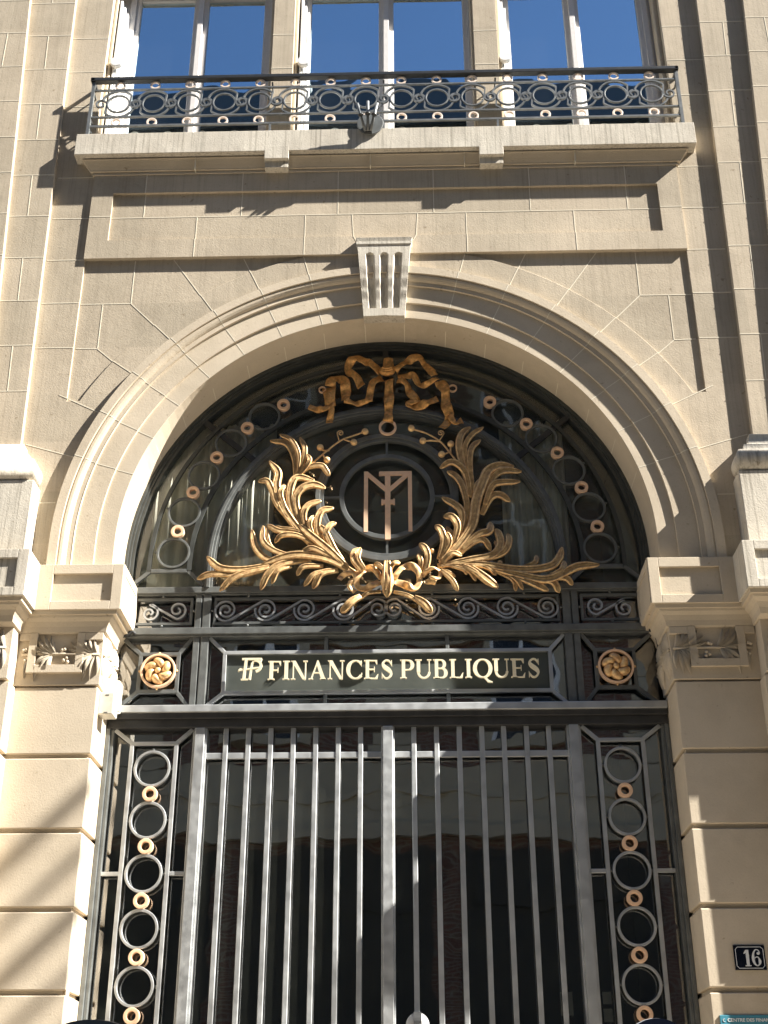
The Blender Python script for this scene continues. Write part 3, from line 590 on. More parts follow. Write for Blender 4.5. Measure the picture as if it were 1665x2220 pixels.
# flag holder on the balcony edge
FH = thing('flag_holder', (-.1, -.15, 6.80), 'grey oval shield with three flag tubes fixed to the balcony railing', 'flag holder')
m = MB(); n = 36; pts = []
for k in range(n): a = 2*math.pi*k/n; pts.append((-.10+.100*math.cos(a), 6.89+.115*math.sin(a)*(1 if math.sin(a) < 0 else .8)))
m.prism(pts, -.150, -.138); m.build('shield', 'iron', FH, bevel=.004)
for a, b in (((-.195, 7.0), (-.135, 6.79)), ((-.116, 7.02), (-.116, 6.79)), ((-.045, 7.0), (-.098, 6.79))):
    dx, dz = b[0]-a[0], b[1]-a[1]
    MB().tube([(a[0], -.235, a[1]), (b[0], -.165, b[1])], .0115, 14).build('flag_tube', 'rail_iron', FH)
    MB().tube([(a[0]+dx*.42, -.215, a[1]+dz*.42), (a[0]+dx*.46, -.212, a[1]+dz*.46)], .021, 14).build('collar', 'iron_dark', FH)
MB().box(-.135, -.085, -.165, -.15, 6.78, 6.86).build('bracket', 'iron_dark', FH)

# ================================================================ ENTRANCE GATE
GT = thing('entrance_gate', (0, .34, -Z0), 'tall black iron and glass entrance gate filling the arch, with gilded fanlight ornament', 'gate')
g0, g1 = .325, .355
def bar(x0, x1, z0, z1, ya=.32, yb=.36, name='frame_bar', mat='iron', bv=.003): return MB().box(x0, x1, ya, yb, z0, z1).build(name, mat, GT, bevel=bv)
# outer arched frame, stepped
fp = [(1.745, .30), (1.722, .30), (1.720, .315), (1.705, .315), (1.703, .328), (1.684, .328), (1.684, .40)]
MB().sweep(fp, archpath(3.26), caps=False).build('arched_frame', 'iron_shaded', GT)
ip = [(1.197, .40), (1.197, .30), (1.182, .30), (1.180, .292), (1.162, .292), (1.160, .302), (1.145, .302), (1.143, .318), (1.134, .318), (1.134, .40)]
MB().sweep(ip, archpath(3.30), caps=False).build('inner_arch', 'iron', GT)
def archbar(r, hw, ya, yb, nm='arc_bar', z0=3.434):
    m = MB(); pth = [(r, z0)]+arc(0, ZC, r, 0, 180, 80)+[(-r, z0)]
    m.strip(pth, hw, ya, yb); return m.build(nm, 'iron_shaded', GT)
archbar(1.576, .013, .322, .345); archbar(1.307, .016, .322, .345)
for s in MIR:
    bar(min(s*1.323, s*1.563), max(s*1.323, s*1.563), 3.419, 3.447, .3225, .3445)
    for a, b in (((1.568, 3.432), (1.69, 3.325)), ((1.315, 3.432), (1.205, 3.325))):
        MB().strip([(s*a[0], a[1]), (s*b[0], b[1])], .012, .324, .344).build('diagonal_bar', 'iron', GT)
    for a in (41, 90+.0 if s > 0 else 90.001):
        if a > 80 and s < 0: continue
        c, sn = math.cos(R(a))*s, math.sin(R(a))
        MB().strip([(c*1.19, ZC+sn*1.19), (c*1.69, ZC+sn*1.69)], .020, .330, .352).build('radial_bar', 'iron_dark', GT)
# rings round the fanlight
for s in MIR:
    for k in range(5):
        a = R(3.5+12.4*k); x, z = s*1.425*math.cos(a)+.0, ZC+1.425*math.sin(a)
        if k < 5: MB().ring(x, z, .113, .098, .318, .342, 56).build('iron_ring', 'iron', GT, bevel=.002)
        if k < 3:
            m = MB()
            for q in (0, 90, 180, 270): m.ball((x+.121*math.cos(a*s+R(q)), .33, z+.121*math.sin(a*s+R(q))), .009, 8, 6)
            m.build('rivet', 'iron', GT)
        a = R(9.75+12.4*k); x, z = s*1.430*math.cos(a)+.006, ZC+1.430*math.sin(a)
        MB().ring(x, z, .045, .0235, .308, .345, 32).build('gilded_ring', 'gilt_flat', GT, bevel=.003)
# central medallion
mp = lambda ro_, ri_, ya, yb, nm: MB().ring(.008, 3.962, ro_, ri_, ya, yb, 96).build(nm, 'iron', GT, bevel=.002)
mp(.487, .455, .292, .34, 'medallion_ring'); mp(.455, .430, .302, .34, 'medallion_ring'); mp(.324, .292, .300, .335, 'medallion_ring')
for a in (0, 90, 180, 270):
    c, sn = math.cos(R(a)), math.sin(R(a)); MB().strip([(.008+c*.322, 3.962+sn*.322), (.008+c*.432, 3.962+sn*.432)], .008, .312, .330).build('spoke', 'iron', GT)
# monogram of interlaced letters
MG = MB(); yy = [.298]
def ms(path, hw):
    MG.strip(path, hw, yy[0], yy[0]+.016); yy[0] += .0006
ms([(-.1345, 3.690), (-.1345, 4.150)], .0135); ms([(.165, 3.690), (.165, 4.139)], .0135)
ms([(.0135, 3.634), (.0135, 4.146)], .0185); ms([(-.134, 4.142), (.004, 4.010)], .0135); ms([(.150, 4.128), (.024, 4.010)], .0130)
ms([(-.040, 4.1365), (.178, 4.1365)], .0145); ms([(-.022, 3.918), (.056, 3.918)], .015)
ms([(.056, 3.898), (.056, 3.940)], .006); ms([(-.024, 3.898), (-.024, 3.938)], .006); ms([(-.040, 4.122), (-.040, 4.150)], .006)
MG.build('monogram', 'gilt_flat', GT)
# horizontal members
bar(-1.70, 1.70, 3.262, 3.306, .300, .40); bar(-1.70, 1.70, 3.252, 3.262, .312, .40)
bar(-1.72, 1.72, 2.972, 3.018, .295, .40); bar(-1.72, 1.72, 2.958, 2.972, .308, .40)
for x0, x1 in ((-1.245, -1.205), (-1.195, -1.145), (1.145, 1.195), (1.205, 1.245)):
    bar(x0, x1, 3.018, 3.252, .31, .40); bar(x0, x1, 2.487, 2.958, .31, .40)
for s in MIR: bar(min(s*1.195, s*1.205), max(s*1.195, s*1.205), 2.487, 3.252, .325, .40)
# transom: three projecting steps
bar(-1.745, 1.745, 2.440, 2.487, .262, .42, 'transom', 'iron_bar', bv=.004); bar(-1.745, 1.745, 2.405, 2.440, .280, .42, 'transom', 'iron_dark'); bar(-1.745, 1.745, 2.350, 2.405, .300, .42, 'transom', 'iron_dark')
# scroll frieze
FR = .010
def frame_rect(x0, x1, z0, z1, hw=.009, ya=.322, yb=.342, nm='frieze_frame'):
    m = MB().box(x0, x1, ya, yb, z1-2*hw, z1).box(x0, x1, ya, yb, z0, z0+2*hw).box(x0, x0+2*hw, ya, yb, z0+2*hw, z1-2*hw).box(x1-2*hw, x1, ya, yb, z0+2*hw, z1-2*hw)
    return m.build(nm, 'iron', GT, bevel=.002)
frame_rect(-1.125, 1.125, 3.046, 3.236)
for s in MIR: frame_rect(min(s*1.262, s*1.668), max(s*1.262, s*1.668), 3.046, 3.236)
def volute(path):
    m = MB().strip(path, .0062, .320, .340); return m.build('scroll', 'iron_bar', GT)
cs = [-1.045, -.785, -.530, -.275]
for s in MIR:
    for i, c in enumerate(cs):
        nxt = cs[i+1] if i < 3 else -.052
        A = arc(c, 3.141, .070, 165, 290, 14); B = spiralpts(nxt, 3.146, .068, .012, 105, -500, 60)
        pth = A+crv([A[-1], ((A[-1][0]+B[0][0])/2, (A[-1][1]+B[0][1])/2), B[0]], 5)[1:-1]+B
        volute([(s*x, z) for x, z in pth])
    volute([(s*x, z) for x, z in spiralpts(cs[0], 3.146, .068, .012, 165, -500, 60)])
    a_, b_ = 1.365, 1.545
    A = spiralpts(-b_, 3.130, .012, .062, -420, 95, 50); B = spiralpts(-a_, 3.150, .062, .012, 270, 270+515, 50)
    volute([(s*x, z) for x, z in A+crv([A[-1], (-(a_+b_)/2+.0, 3.141), B[0]], 5)[1:-1]+B])
m = MB()
for x in (-.9, -.3, .3, .9, -1.46, 1.46):
    for z in (3.243, 3.036): m.ball((x, .318, z), .009, 8, 6)
for x in (-1.135, 1.135, -1.253, 1.253): m.ball((x, .318, 3.14), .009, 8, 6)
m.build('rivet', 'iron', GT)
# name panel and rosette panels
def lattice(x0, x1, z0, z1, X0, X1, ZZ0, ZZ1, nm):
    m = MB(); hw = .012; ya, yb = .318, .343
    m.box(x0-hw, x1+hw, ya, yb, z1-hw, z1+hw).box(x0-hw, x1+hw, ya, yb, z0-hw, z0+hw).box(x0-hw, x0+hw, ya, yb, z0+hw, z1-hw).box(x1-hw, x1+hw, ya, yb, z0+hw, z1-hw)
    for a, b in (((x0, z0), (X0, ZZ0)), ((x1, z0), (X1, ZZ0)), ((x0, z1), (X0, ZZ1)), ((x1, z1), (X1, ZZ1))):
        m.strip([a, b], hw, ya+.002, yb)
    return m.build(nm, 'iron_bar' if nm == 'name_panel_frame' else 'iron', GT, bevel=.002)
lattice(-1.035, 1.045, 2.580, 2.850, -1.14, 1.14, 2.492, 2.955, 'name_panel_frame')
for x in (-.386, .392):
    bar(x-.012, x+.012, 2.862, 2.958, .319, .343); bar(x-.012, x+.012, 2.487, 2.568, .319, .343)
MB().box(-1.025, 1.035, .338, .3465, 2.590, 2.840).build('name_panel_back', 'panel_paint', GT)
for s in MIR:
    c_ = s*1.455
    lattice(c_-.122, c_+.122, 2.595, 2.845, c_-.245 if s < 0 else c_-.205, c_+.205 if s < 0 else c_+.245, 2.492, 2.955, 'rosette_frame')
    rs = MB().ring(c_, 2.728, .1135, .0985, .296, .330, 64).build('rosette', 'gilt_flat', GT, bevel=.003)
    m = MB()
    for k in range(6):                                 # swirled lobes
        a = R(60*k+20); prof_ = []
        vs = []; fs = []; nn, mm = 14, 9
        for i in range(nn+1):
            t = i/nn; rr = .020+.072*t; sw = a+.75*(t-.5)
            for j_ in range(mm+1):
                u = -1+2*j_/mm; ww = .66*math.sin(math.pi*(t*.86+.12))**.6; an = sw+u*ww
                h = .034*math.sin(math.pi*(.12+.80*t))**.8*math.sqrt(max(0, 1-u*u))+.006
                vs.append((c_+rr*math.cos(an), .322-h-.0007*k, 2.728+rr*math.sin(an)))
        for i in range(nn):
            for j_ in range(mm): q = i*(mm+1)+j_; fs.append((q, q+1, q+mm+2, q+mm+1))
        m.add(vs, fs, True)
    m.ball((c_, .300, 2.728), .021, 14, 10)
    for a in (0, 90, 180, 270): m.ball((c_+.119*math.cos(R(a)), .312, 2.728+.119*math.sin(R(a))), .008, 8, 6)
    m.build('flower', 'gilt', rs)
# door leaves
for x0, x1, ya in ((-1.205, -1.190, .322), (-1.190, -1.130, .300), (-1.130, -1.117, .316), (1.130, 1.190, .300), (1.117, 1.130, .316), (1.190, 1.205, .322)):
    bar(x0, x1, -Z0+.02, 2.350, ya, .40, 'stile', 'iron_bar')
bar(-.022, .040, -Z0+.02, 2.350, .296, .40, 'meeting_stile', 'iron_bar'); bar(.040, .050, -Z0+.02, 2.350, .310, .40, 'meeting_stile', 'iron_bar'); bar(-.032, -.022, -Z0+.02, 2.350, .312, .40, 'meeting_stile', 'iron_bar')
for s, xs in ((-1, [-.999, -.859, -.719, -.579, -.439, -.299, -.160]), (1, [.170, .311, .452, .592, .728, .868, 1.006])):
    for x in xs: bar(x-.0155, x+.0155, .605, 2.350, .318, .338, 'bar', 'iron_bar', bv=.004)
bar(-1.117, -.032, 2.155, 2.194, .322, .342, 'cross_bar', 'iron_bar'); bar(.050, 1.117, 2.155, 2.194, .322, .342, 'cross_bar', 'iron_bar')
bar(-1.117, -.032, .56, .605, .306, .40, 'lock_rail'); bar(.050, 1.117, .56, .605, .306, .40, 'lock_rail')
bar(-1.117, -.032, -Z0+.03, .56, .345, .40, 'kick_panel'); bar(.050, 1.117, -Z0+.03, .56, .345, .40, 'kick_panel')
bar(-1.10, -.05, -.9, -.86, .33, .346); bar(.07, 1.10, -.9, -.86, .33, .346)
# side lights with the chains of rings
for s in MIR:
    for a, b, ya in ((1.722, 1.748, .300), (1.700, 1.722, .318)): bar(min(s*a, s*b), max(s*a, s*b), -Z0+.02, 2.350, ya, .40, 'jamb_post')
    m = MB(); ya, yb = .318, .342; hw = .0125
    xi, xo = s*1.305, s*1.582
    for xx in (xi, xo): m.box(xx-hw, xx+hw, ya, yb, -Z0+.2, 2.245)
    m.box(min(xi, xo)-hw, max(xi, xo)+hw, ya, yb, 2.245, 2.268)
    m.strip([(xi, 2.258), (s*1.21, 2.345)], hw, ya+.002, yb); m.strip([(xo, 2.258), (s*1.695, 2.345)], hw, ya+.002, yb)
    m.box(min(s*1.205, s*1.2925), max(s*1.205, s*1.2925), ya+.001, yb, 1.452, 1.476); m.box(min(s*1.5945, s*1.70), max(s*1.5945, s*1.70), ya+.001, yb, 1.452, 1.476)
    m.build('side_lattice', 'iron_bar', GT, bevel=.002)
    cx = s*1.4455
    for k in range(10):
        z = 2.098-.3163*k
        if z < -.9: break
        r_ = MB().ring(cx, z, .1135, .098, .316, .342, 56).build('iron_ring', 'iron_bar', GT, bevel=.002)
        m = MB()
        for q in (0, 180): m.ball((cx+.121*math.cos(R(q)), .33, z), .009, 8, 6)
        m.ball((cx, .33, z+.121), .009, 8, 6) if k == 0 else None
        m.build('rivet', 'iron', GT)
        MB().ring(cx, z-.158, .046, .0255, .308, .345, 32).build('gilded_ring', 'gilt_flat', GT, bevel=.003)
# panes
def pane(x0, x1, z0, z1, mat='glass_gate', y=.372): return MB().box(x0, x1, y, y+.006, z0, z1).build('pane', mat, GT)
pane(-1.70, -1.205, -Z0+.03, 2.36); pane(1.205, 1.70, -Z0+.03, 2.36); pane(-1.117, -.032, .6, 2.36); pane(.05, 1.117, .6, 2.36)
for a, b in ((-1.72, -1.245), (-1.145, 1.145), (1.245, 1.72)):
    pane(a, b, 2.48, 2.962); pane(a, b, 3.015, 3.26)
m = MB().prism([(1.68, 3.30)]+arc(0, ZC, 1.69, 0, 180, 60)+[(-1.68, 3.30)], .372, .378); m.build('fanlight_pane', 'glass_fan', GT)
# top member above the bow: solid dark tympanum band
# small white dome on the lock rail
DM = thing('dome_camera', (.172, .28, .605), 'small pale dome with a black stripe on the gate rail right of the middle post', 'camera')
m = MB().ball((.172, .27, .618), .066, 24, 16); m.v = [(v[0], v[1], max(v[2], .606)) for v in m.v]; m.build('dome', 'grey_plastic', DM)
m = MB(); n_ = 12
pth = [(.172, .27-.0695*math.cos(math.pi*k/n_), .618+.0695*math.sin(math.pi*k/n_)) for k in range(n_+1)]
m.add([(p[0]+dx_, p[1], p[2]) for p in pth for dx_ in (-.022, .022)], [(2*k, 2*k+1, 2*k+3, 2*k+2) for k in range(n_)]); m.build('stripe', 'black_rubber', DM)

for i, (x0, x1, za, zb_, lab) in enumerate(((.985, 1.055, .675, .80, 'beige paper notice behind the right door glass beside the stile'), (1.225, 1.275, .735, .80, 'small pale paper notice behind the right side light, upper of two'), (1.225, 1.275, .64, .71, 'small pale paper notice behind the right side light, lower of two'))):
    o = MB().box(x0, x1, .384, .3855, za, zb_).build('paper_notice', 'curtain'); o['label'] = lab; o['category'] = 'notice'; o['group'] = 'paper notices behind the glass'

# ---- gilded leaf sprays
def acanthus(m, P, w_, y, relief, tipcurl=.012, seed=0):
    # fluted, tapering, tip turned forward; closed back
    path = crv(P, 9); n = len(path); vs = []; fs = []
    U = (-1, -.8, -.5, -.36, 0, .36, .5, .8, 1); H = (0, .70, .85, .15, 1.0, .15, .85, .70, 0)
    rnd = random.Random(seed); dy = rnd.uniform(-.006, .006)
    for i, (x, z) in enumerate(path):
        a = path[max(i-1, 0)]; b = path[min(i+1, n-1)]; dx, dz = b[0]-a[0], b[1]-a[1]; l = math.hypot(dx, dz) or 1; nx, nz = -dz/l, dx/l
        t = i/(n-1)
        ww = w_*.5*(.42+.58*math.sin(math.pi*min(1, .15+.62*t)))*(1-max(0, (t-.82)/.18)**2.2*.72)
        yb = y+dy-.020*math.sin(math.pi*t)-tipcurl*max(0, (t-.7)/.3)**2
        for u, h in zip(U, H): vs.append((x+nx*ww*u, yb-relief*h*(1-.5*max(0, (t-.8)/.2)), z+nz*ww*u))
        vs.append((x-nx*ww*.3*0, yb+.008, z))
    c = len(U)+1
    for i in range(n-1):
        for k in range(c): fs.append((i*c+k, i*c+(k+1) % c, (i+1)*c+(k+1) % c, (i+1)*c+k))
    fs += [tuple(range(c)), tuple((n-1)*c+k for k in range(c-1, -1, -1))]
    m.add(vs, fs, True)
for nm, leaves, berries, twigs, spi in (('L', LEAF_L, BERRY_L, TWIG_L, SPIRAL_L), ('R', LEAF_R, BERRY_R, TWIG_R, SPIRAL_R)):
    m = MB()
    for q in twigs: m.tube([(x, .268, z) for x, z in crv(q, 5)], .0065, 8)
    (sx, sz), (ex, ez) = spi
    d_ = 1 if nm == 'L' else -1
    m.tube([(sx+rr*math.cos(a)*d_, .266, sz+rr*math.sin(a)) for rr, a in ((.004+.019*k/30, .4+9.2*k/30) for k in range(31))]+[(ex, .268, ez)], .004, 6)
    sp = m.build('leaf_spray', 'gilt', GT)
    for k, (P, w_) in enumerate(leaves):
        m = MB(); acanthus(m, P, w_*1.22, .272-.0035*(k % 4), .015+.12*w_, seed=k+(50 if nm == 'R' else 0)); m.build('leaf', 'gilt', sp)
    for (x, z) in berries: MB().ball((x, .262, z), .024 if z > 3.6 else .017, 16, 12).build('berry', 'gilt', sp)
# ---- ribbons
def ribbon(m, P, w_, y, amp, seed, th=.006):
    path = crv(P, 14); n = len(path); rnd = random.Random(seed); ph = rnd.uniform(0, 6); fr_ = rnd.uniform(3.0, 4.6)
    vs = []; fs = []; K = 6; s_ = 0; prev = path[0]
    for i, (x, z) in enumerate(path):
        a = path[max(i-1, 0)]; b = path[min(i+1, n-1)]; dx, dz = b[0]-a[0], b[1]-a[1]; l = math.hypot(dx, dz) or 1; nx, nz = -dz/l, dx/l
        s_ += math.hypot(x-prev[0], z-prev[1]); prev = (x, z)
        t = s_*2*math.pi*fr_/.62; ww = w_*.5*(.90+.12*math.sin(t*.7+ph))
        for side, k in [(0, k) for k in range(K+1)]+[(1, k) for k in range(K, -1, -1)]:
            u = -1+2*k/K
            fold = .28*math.sin(t*2.3+u*1.2+ph)
            yy_ = y+amp*math.sin(t+ph+u*.9)+amp*fold-.006*(1-u*u)
            vs.append((x+nx*ww*u, yy_+(th if side else 0), z+nz*ww*u))
    c = 2*(K+1)
    for i in range(n-1):
        for k in range(c): fs.append((i*c+k, i*c+(k+1) % c, (i+1)*c+(k+1) % c, (i+1)*c+k))
    fs += [tuple(range(c)), tuple((n-1)*c+k for k in range(c-1, -1, -1))]
    m.add(vs, fs, True)
m = MB(); m.ball((.013, .250, 4.932), .056, 20, 14, .6, .68)
for k in range(5): ribbon(m, [(-.028+.004*k, 4.915+.012*k), (.013, 4.905+.014*k), (.054-.004*k, 4.917+.012*k)], .016, .212+.006*abs(k-2), .002, k)
rb = m.build('ribbon_bow', 'gilt_bow', GT)
for k, (P, w_) in enumerate(RIBBON):
    m = MB(); ribbon(m, P, w_*(1.3 if k < 14 else 1.0), .268-.004*(k % 3), .015, k+3); m.build('ribbon', 'gilt_bow', rb)
for (x, z), r_ in zip(BOW_RINGS, (.026, .030, .062)):
    MB().ring(x, z, r_, r_-(.007 if r_ < .05 else .016), .272, .292, 32).build('gilded_ring', 'gilt_flat', rb, bevel=.002)
m = MB(); m.ball((.011, .225, 3.30), .045, 18, 14, .8, 1.5)
kb = m.build('knotted_bow', 'gilt', GT)
for k, (P, w_) in enumerate(BOW):
    m = MB()
    if k in (7, 9): acanthus(m, P, w_*1.3, .245, .030, seed=k)
    elif k in (6, 8): acanthus(m, P, w_*1.1, .250, .016, seed=k)
    elif k >= 10: acanthus(m, P, w_*(1.0 if k == 10 else 1.2), .232 if k == 10 else .238, .026, seed=k)
    else: ribbon(m, P, w_, .244-.003*(k % 3), .012, k+9)
    m.build('ribbon' if k not in (6, 7, 8, 9) else 'stem', 'gilt', kb)

# ---- lettering above the doors
class Glyph:
    def __init__(s): s.p = []
T_, t_h, SF = .175, .055, .045
def rect(x0, x1, z0, z1): return [(x0, z0), (x1, z0), (x1, z1), (x0, z1)]
def stem(x, z0=0, z1=1, w_=T_): return [rect(x, x+w_, z0, z1)]
def serif(x, z, w_=T_, ext=.085): return [rect(x-ext, x+w_+ext, z, z+SF)]
def brk(x, z, w_=T_, up_=True):
    d_ = .05 if up_ else -.05; e = .045
    return [[(x-e, z), (x, z), (x, z+d_)], [(x+w_, z), (x+w_+e, z), (x+w_, z+d_)]]
def full(x, w_=T_): return stem(x, 0, 1, w_)+serif(x, 0, w_)+serif(x, 1-SF, w_)+brk(x, SF, w_)+brk(x, 1-SF, w_, False)
def bowl(cx, cz, rx, rz, a0, a1, wide, thin, n=26):     # stroke thick where it runs upright
    pts = []; h = []
    for k in range(n+1):
        a = R(a0+(a1-a0)*k/n); pts.append((cx+rx*math.cos(a), cz+rz*math.sin(a))); h.append((thin+(wide-thin)*abs(math.cos(a))**1.4)/2)
    return ('S', pts, h)
def gl(ch):
    if ch == 'F': return full(.09)+[rect(.27, .66, 1-t_h, 1), [(.66, 1), (.66, .76), (.62, .78), (.54, 1-t_h)], rect(.27, .50, .49, .49+t_h), rect(.50, .535, .38, .65)], .74
    if ch == 'E': return full(.09)+[rect(.27, .68, 1-t_h, 1), [(.68, 1), (.68, .77), (.64, .79), (.56, 1-t_h)], rect(.27, .52, .485, .485+t_h), rect(.52, .555, .38, .65), rect(.27, .70, 0, t_h), [(.74, .26), (.70, .24), (.58, t_h), (.70, 0)]], .82
    if ch == 'L': return full(.09)+[rect(.27, .66, 0, t_h), [(.71, .29), (.67, .27), (.54, t_h), (.66, 0)]], .77
    if ch == 'I': return full(.10), .40
    if ch == 'N': return serif(.10, 0, .06)+serif(.72, 1-SF, .06)+[rect(.11, .165, 0, 1), rect(.735, .79, 0, 1), [(.0, 1), (.25, 1), (.79, .0), (.72, -.02), (.62, .02), (.05, .96)]], .94
    if ch == 'A': return serif(.02, 0, .13, .05)+serif(.62, 0, .17, .06)+[[(.07, 0), (.13, 0), (.44, .88), (.40, .98)], [(.40, 1.01), (.47, 1.01), (.84, 0), (.62, 0), (.38, .78)], rect(.21, .66, .32, .32+t_h)], .92
    if ch == 'C': return [bowl(.49, .5, .385, .475, 42, 318, .20, .055), [(.80, .98), (.765, .98), (.72, .80), (.80, .66)], [(.84, .28), (.79, .17), (.74, .13), (.80, .34)]], .90
    if ch == 'S':
        P = crv([(.56, .80), (.44, .955), (.27, .965), (.14, .80), (.24, .62), (.46, .44), (.56, .25), (.44, .05), (.26, .03), (.11, .20)], 6); n = len(P)
        h = [(.05+.145*math.exp(-((k/(n-1)-.5)/.16)**2))/2+.012 for k in range(n)]
        return [('S', P, h), [(.60, .98), (.565, .98), (.545, .78), (.60, .66)], [(.08, .02), (.115, .02), (.13, .22), (.08, .34)]], .70
    if ch == 'P': return full(.09)+[rect(.27, .42, 1-t_h, 1), rect(.27, .42, .44, .44+t_h), bowl(.42, .72, .22, .252, 90, -90, .19, .055)], .76
    if ch == 'B': return full(.09)+[rect(.27, .40, 1-t_h, 1), rect(.27, .44, .50, .50+t_h), rect(.27, .43, 0, t_h), bowl(.40, .752, .19, .222, 90, -90, .17, .055), bowl(.43, .277, .225, .25, 90, -90, .19, .055)], .82
    if ch == 'U': return serif(.08, 1-SF, .18)+serif(.70, 1-SF, .055)+[rect(.08, .26, .33, 1), rect(.70, .755, .33, 1), bowl(.445, .33, .28, .305, 180, 360, .13, .075)], .90
    if ch == 'Q': return [bowl(.50, .5, .40, .475, 0, 180, .20, .055), bowl(.50, .5, .40, .475, 180, 360, .20, .055), [(.42, .02), (.56, -.02), (.74, -.24), (.98, -.27), (.98, -.22), (.80, -.14), (.62, .06)]], 1.0
    return [], .28
def word(mbl, text, x0, x1, zb, h, ya, yb, name, parent, mat, gap=.03):
    tot = sum(gl(c)[1]+gap for c in text); sx = (x1-x0)/tot; x = x0
    for c in text:
        pcs, adv = gl(c); m = MB()
        for i, p_ in enumerate(pcs):
            y_ = ya+.0004*i
            if p_[0] == 'S': m.strip([(x+a*sx, zb+b*h) for a, b in p_[1]], [q*(sx+h)/2 for q in p_[2]], y_, yb)
            else: m.prism([(x+a*sx, zb+b*h) for a, b in p_], y_, yb)
        if pcs: m.build(name, mat, parent)
        x += (adv+gap)*sx
SG = thing('sign_lettering', (0, .28, 2.64), 'gilt serif lettering FINANCES PUBLIQUES with a small F and P emblem over the doors', 'sign')
word(None, 'FINANCES PUBLIQUES', -.748, .978, 2.647, .124, .262, .280, 'letter', SG, 'gilt_letter', gap=.02)
m = MB()
for i, (P, hw) in enumerate(([[(-.900, 2.648), (-.888, 2.790)], .0085], [[(-.917, 2.651), (-.872, 2.651)], .004], [[(-.915, 2.787), (-.792, 2.787)], .0065], [[(-.935, 2.712), (-.805, 2.730)], .0045],
                             [arc(-.832, 2.742, .038, 100, -80, 14), .0085], [[(-.862, 2.650), (-.850, 2.760)], .007], [[(-.850, 2.758), (-.838, 2.779)], .005], [[(-.792, 2.790), (-.797, 2.765)], .004], [[(-.937, 2.704), (-.925, 2.722), (-.900, 2.722)], .0045])):
    m.strip(P, hw, .264+.0005*i, .280)
m.build('emblem', 'gilt_letter', SG)
# ================================================================ BEHIND THE GATE
HL = thing('entrance_hall', (0, 1.2, -Z0), 'dark hall seen through the glass of the arched gate', 'room')
HL['kind'] = 'structure'
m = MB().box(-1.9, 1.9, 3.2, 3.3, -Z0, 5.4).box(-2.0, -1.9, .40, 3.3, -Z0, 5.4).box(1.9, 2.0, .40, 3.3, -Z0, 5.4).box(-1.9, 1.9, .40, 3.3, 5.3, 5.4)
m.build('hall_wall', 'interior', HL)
for i, (x0, x1, lab) in enumerate(((-1.62, -.78, 'pale curtain hanging behind the left side of the fanlight'), (.80, 1.24, 'pale curtain hanging behind the right side of the fanlight'))):
    m = MB(); vs = []; fs = []; n = 60
    for k in range(n+1):
        x = x0+(x1-x0)*k/n; y = .47+.028*math.sin(k*.62)+.012*math.sin(k*1.7+1)
        vs += [(x, y, 3.30), (x*1.0, y, 4.62)]
    fs = [(2*k, 2*k+1, 2*k+3, 2*k+2) for k in range(n)]
    m.add(vs, fs, True)
    o = m.build('curtain', 'curtain'); o['label'] = lab; o['category'] = 'curtain'; o['group'] = 'curtains behind the fanlight'
    md = o.modifiers.new('solid', 'SOLIDIFY'); md.thickness = .004

# ================================================================ SMALL THINGS ON THE STONE
JB = thing('junction_box', (-1.70, .12, 2.354), 'cream painted electrical box on the left jamb, open corner downwards', 'box', 'cream boxes on the left jamb')
MB().box(-1.752, -1.655, .055, .165, 2.362, 2.505).build('housing', 'white_plastic', JB, bevel=.008)
m = MB()
for z in (2.485, 2.375): m.box(-1.712, -1.690, .0535, .056, z-.003, z+.003)
m.build('screw', 'iron', JB)
JB2 = thing('junction_box', (-1.70, .25, 2.464), 'taller cream box further back on the left jamb, above the other box', 'box', 'cream boxes on the left jamb')
MB().box(-1.752, -1.665, .185, .29, 2.440, 2.625).build('housing', 'white_plastic', JB2, bevel=.006)
MB().tube([(-1.70, .235, 2.44), (-1.695, .235, 2.425), (-1.68, .235, 2.42), (-1.655, .235, 2.43)], .006, 8).build('cable', 'white_plastic', JB2)
CB = MB().tube(crv([(-1.742, .31, 2.70), (-1.738, .305, 2.86), (-1.715, .285, 2.945), (-1.672, .282, 2.962), (-1.640, .285, 2.985), (-1.62, .29, 2.972)], 6), .012, 10).build('black_cable', 'black_rubber')
CB['label'] = 'short black taped cable at the upper left corner of the gate frame'; CB['category'] = 'cable'
CB2 = MB().tube(crv([(1.742, .31, 2.70), (1.738, .305, 2.86), (1.715, .285, 2.945), (1.68, .282, 2.962)], 6), .012, 10).build('black_cable', 'black_rubber')
CB2['label'] = 'short black cable at the upper right corner of the gate frame'; CB2['category'] = 'cable'
# house number
NP = thing('house_number_plate', (1.99, -.01, .867), 'dark enamel house number plate reading 16 on the right pier', 'number plate')
MB().box(1.904, 2.074, -.008, .0, .867, .997).build('plate', 'enamel', NP, bevel=.002)
m = MB(); a, b, c_, d_, q, e = 1.914, 2.064, .877, .987, .012, .0016
pth = [(a+q, c_), (b-q, c_), (b, c_+q), (b, d_-q), (b-q, d_), (a+q, d_), (a, d_-q), (a, c_+q)]
m.strip(pth, e, -.0095, -.008, True); m.build('border_line', 'enamel_white', NP)
m = MB()
m.prism(rect(1.968, 1.984, .889, .972), -.0100, -.008); m.prism(rect(1.960, 1.992, .887, .892), -.0104, -.008); m.prism([(1.968, .972), (1.958, .958), (1.957, .950), (1.968, .956)], -.0102, -.008)
m.build('digit', 'enamel_white', NP)
m = MB(); cx = 2.022
h = []; P = crv([(cx+.012, .952), (cx+.019, .956), (cx+.017, .968), (cx+.002, .973), (cx-.012, .955), (cx-.016, .925), (cx-.010, .900), (cx+.004, .890), (cx+.016, .900), (cx+.018, .917), (cx+.010, .934), (cx-.004, .932), (cx-.011, .922)], 6)
n = len(P)
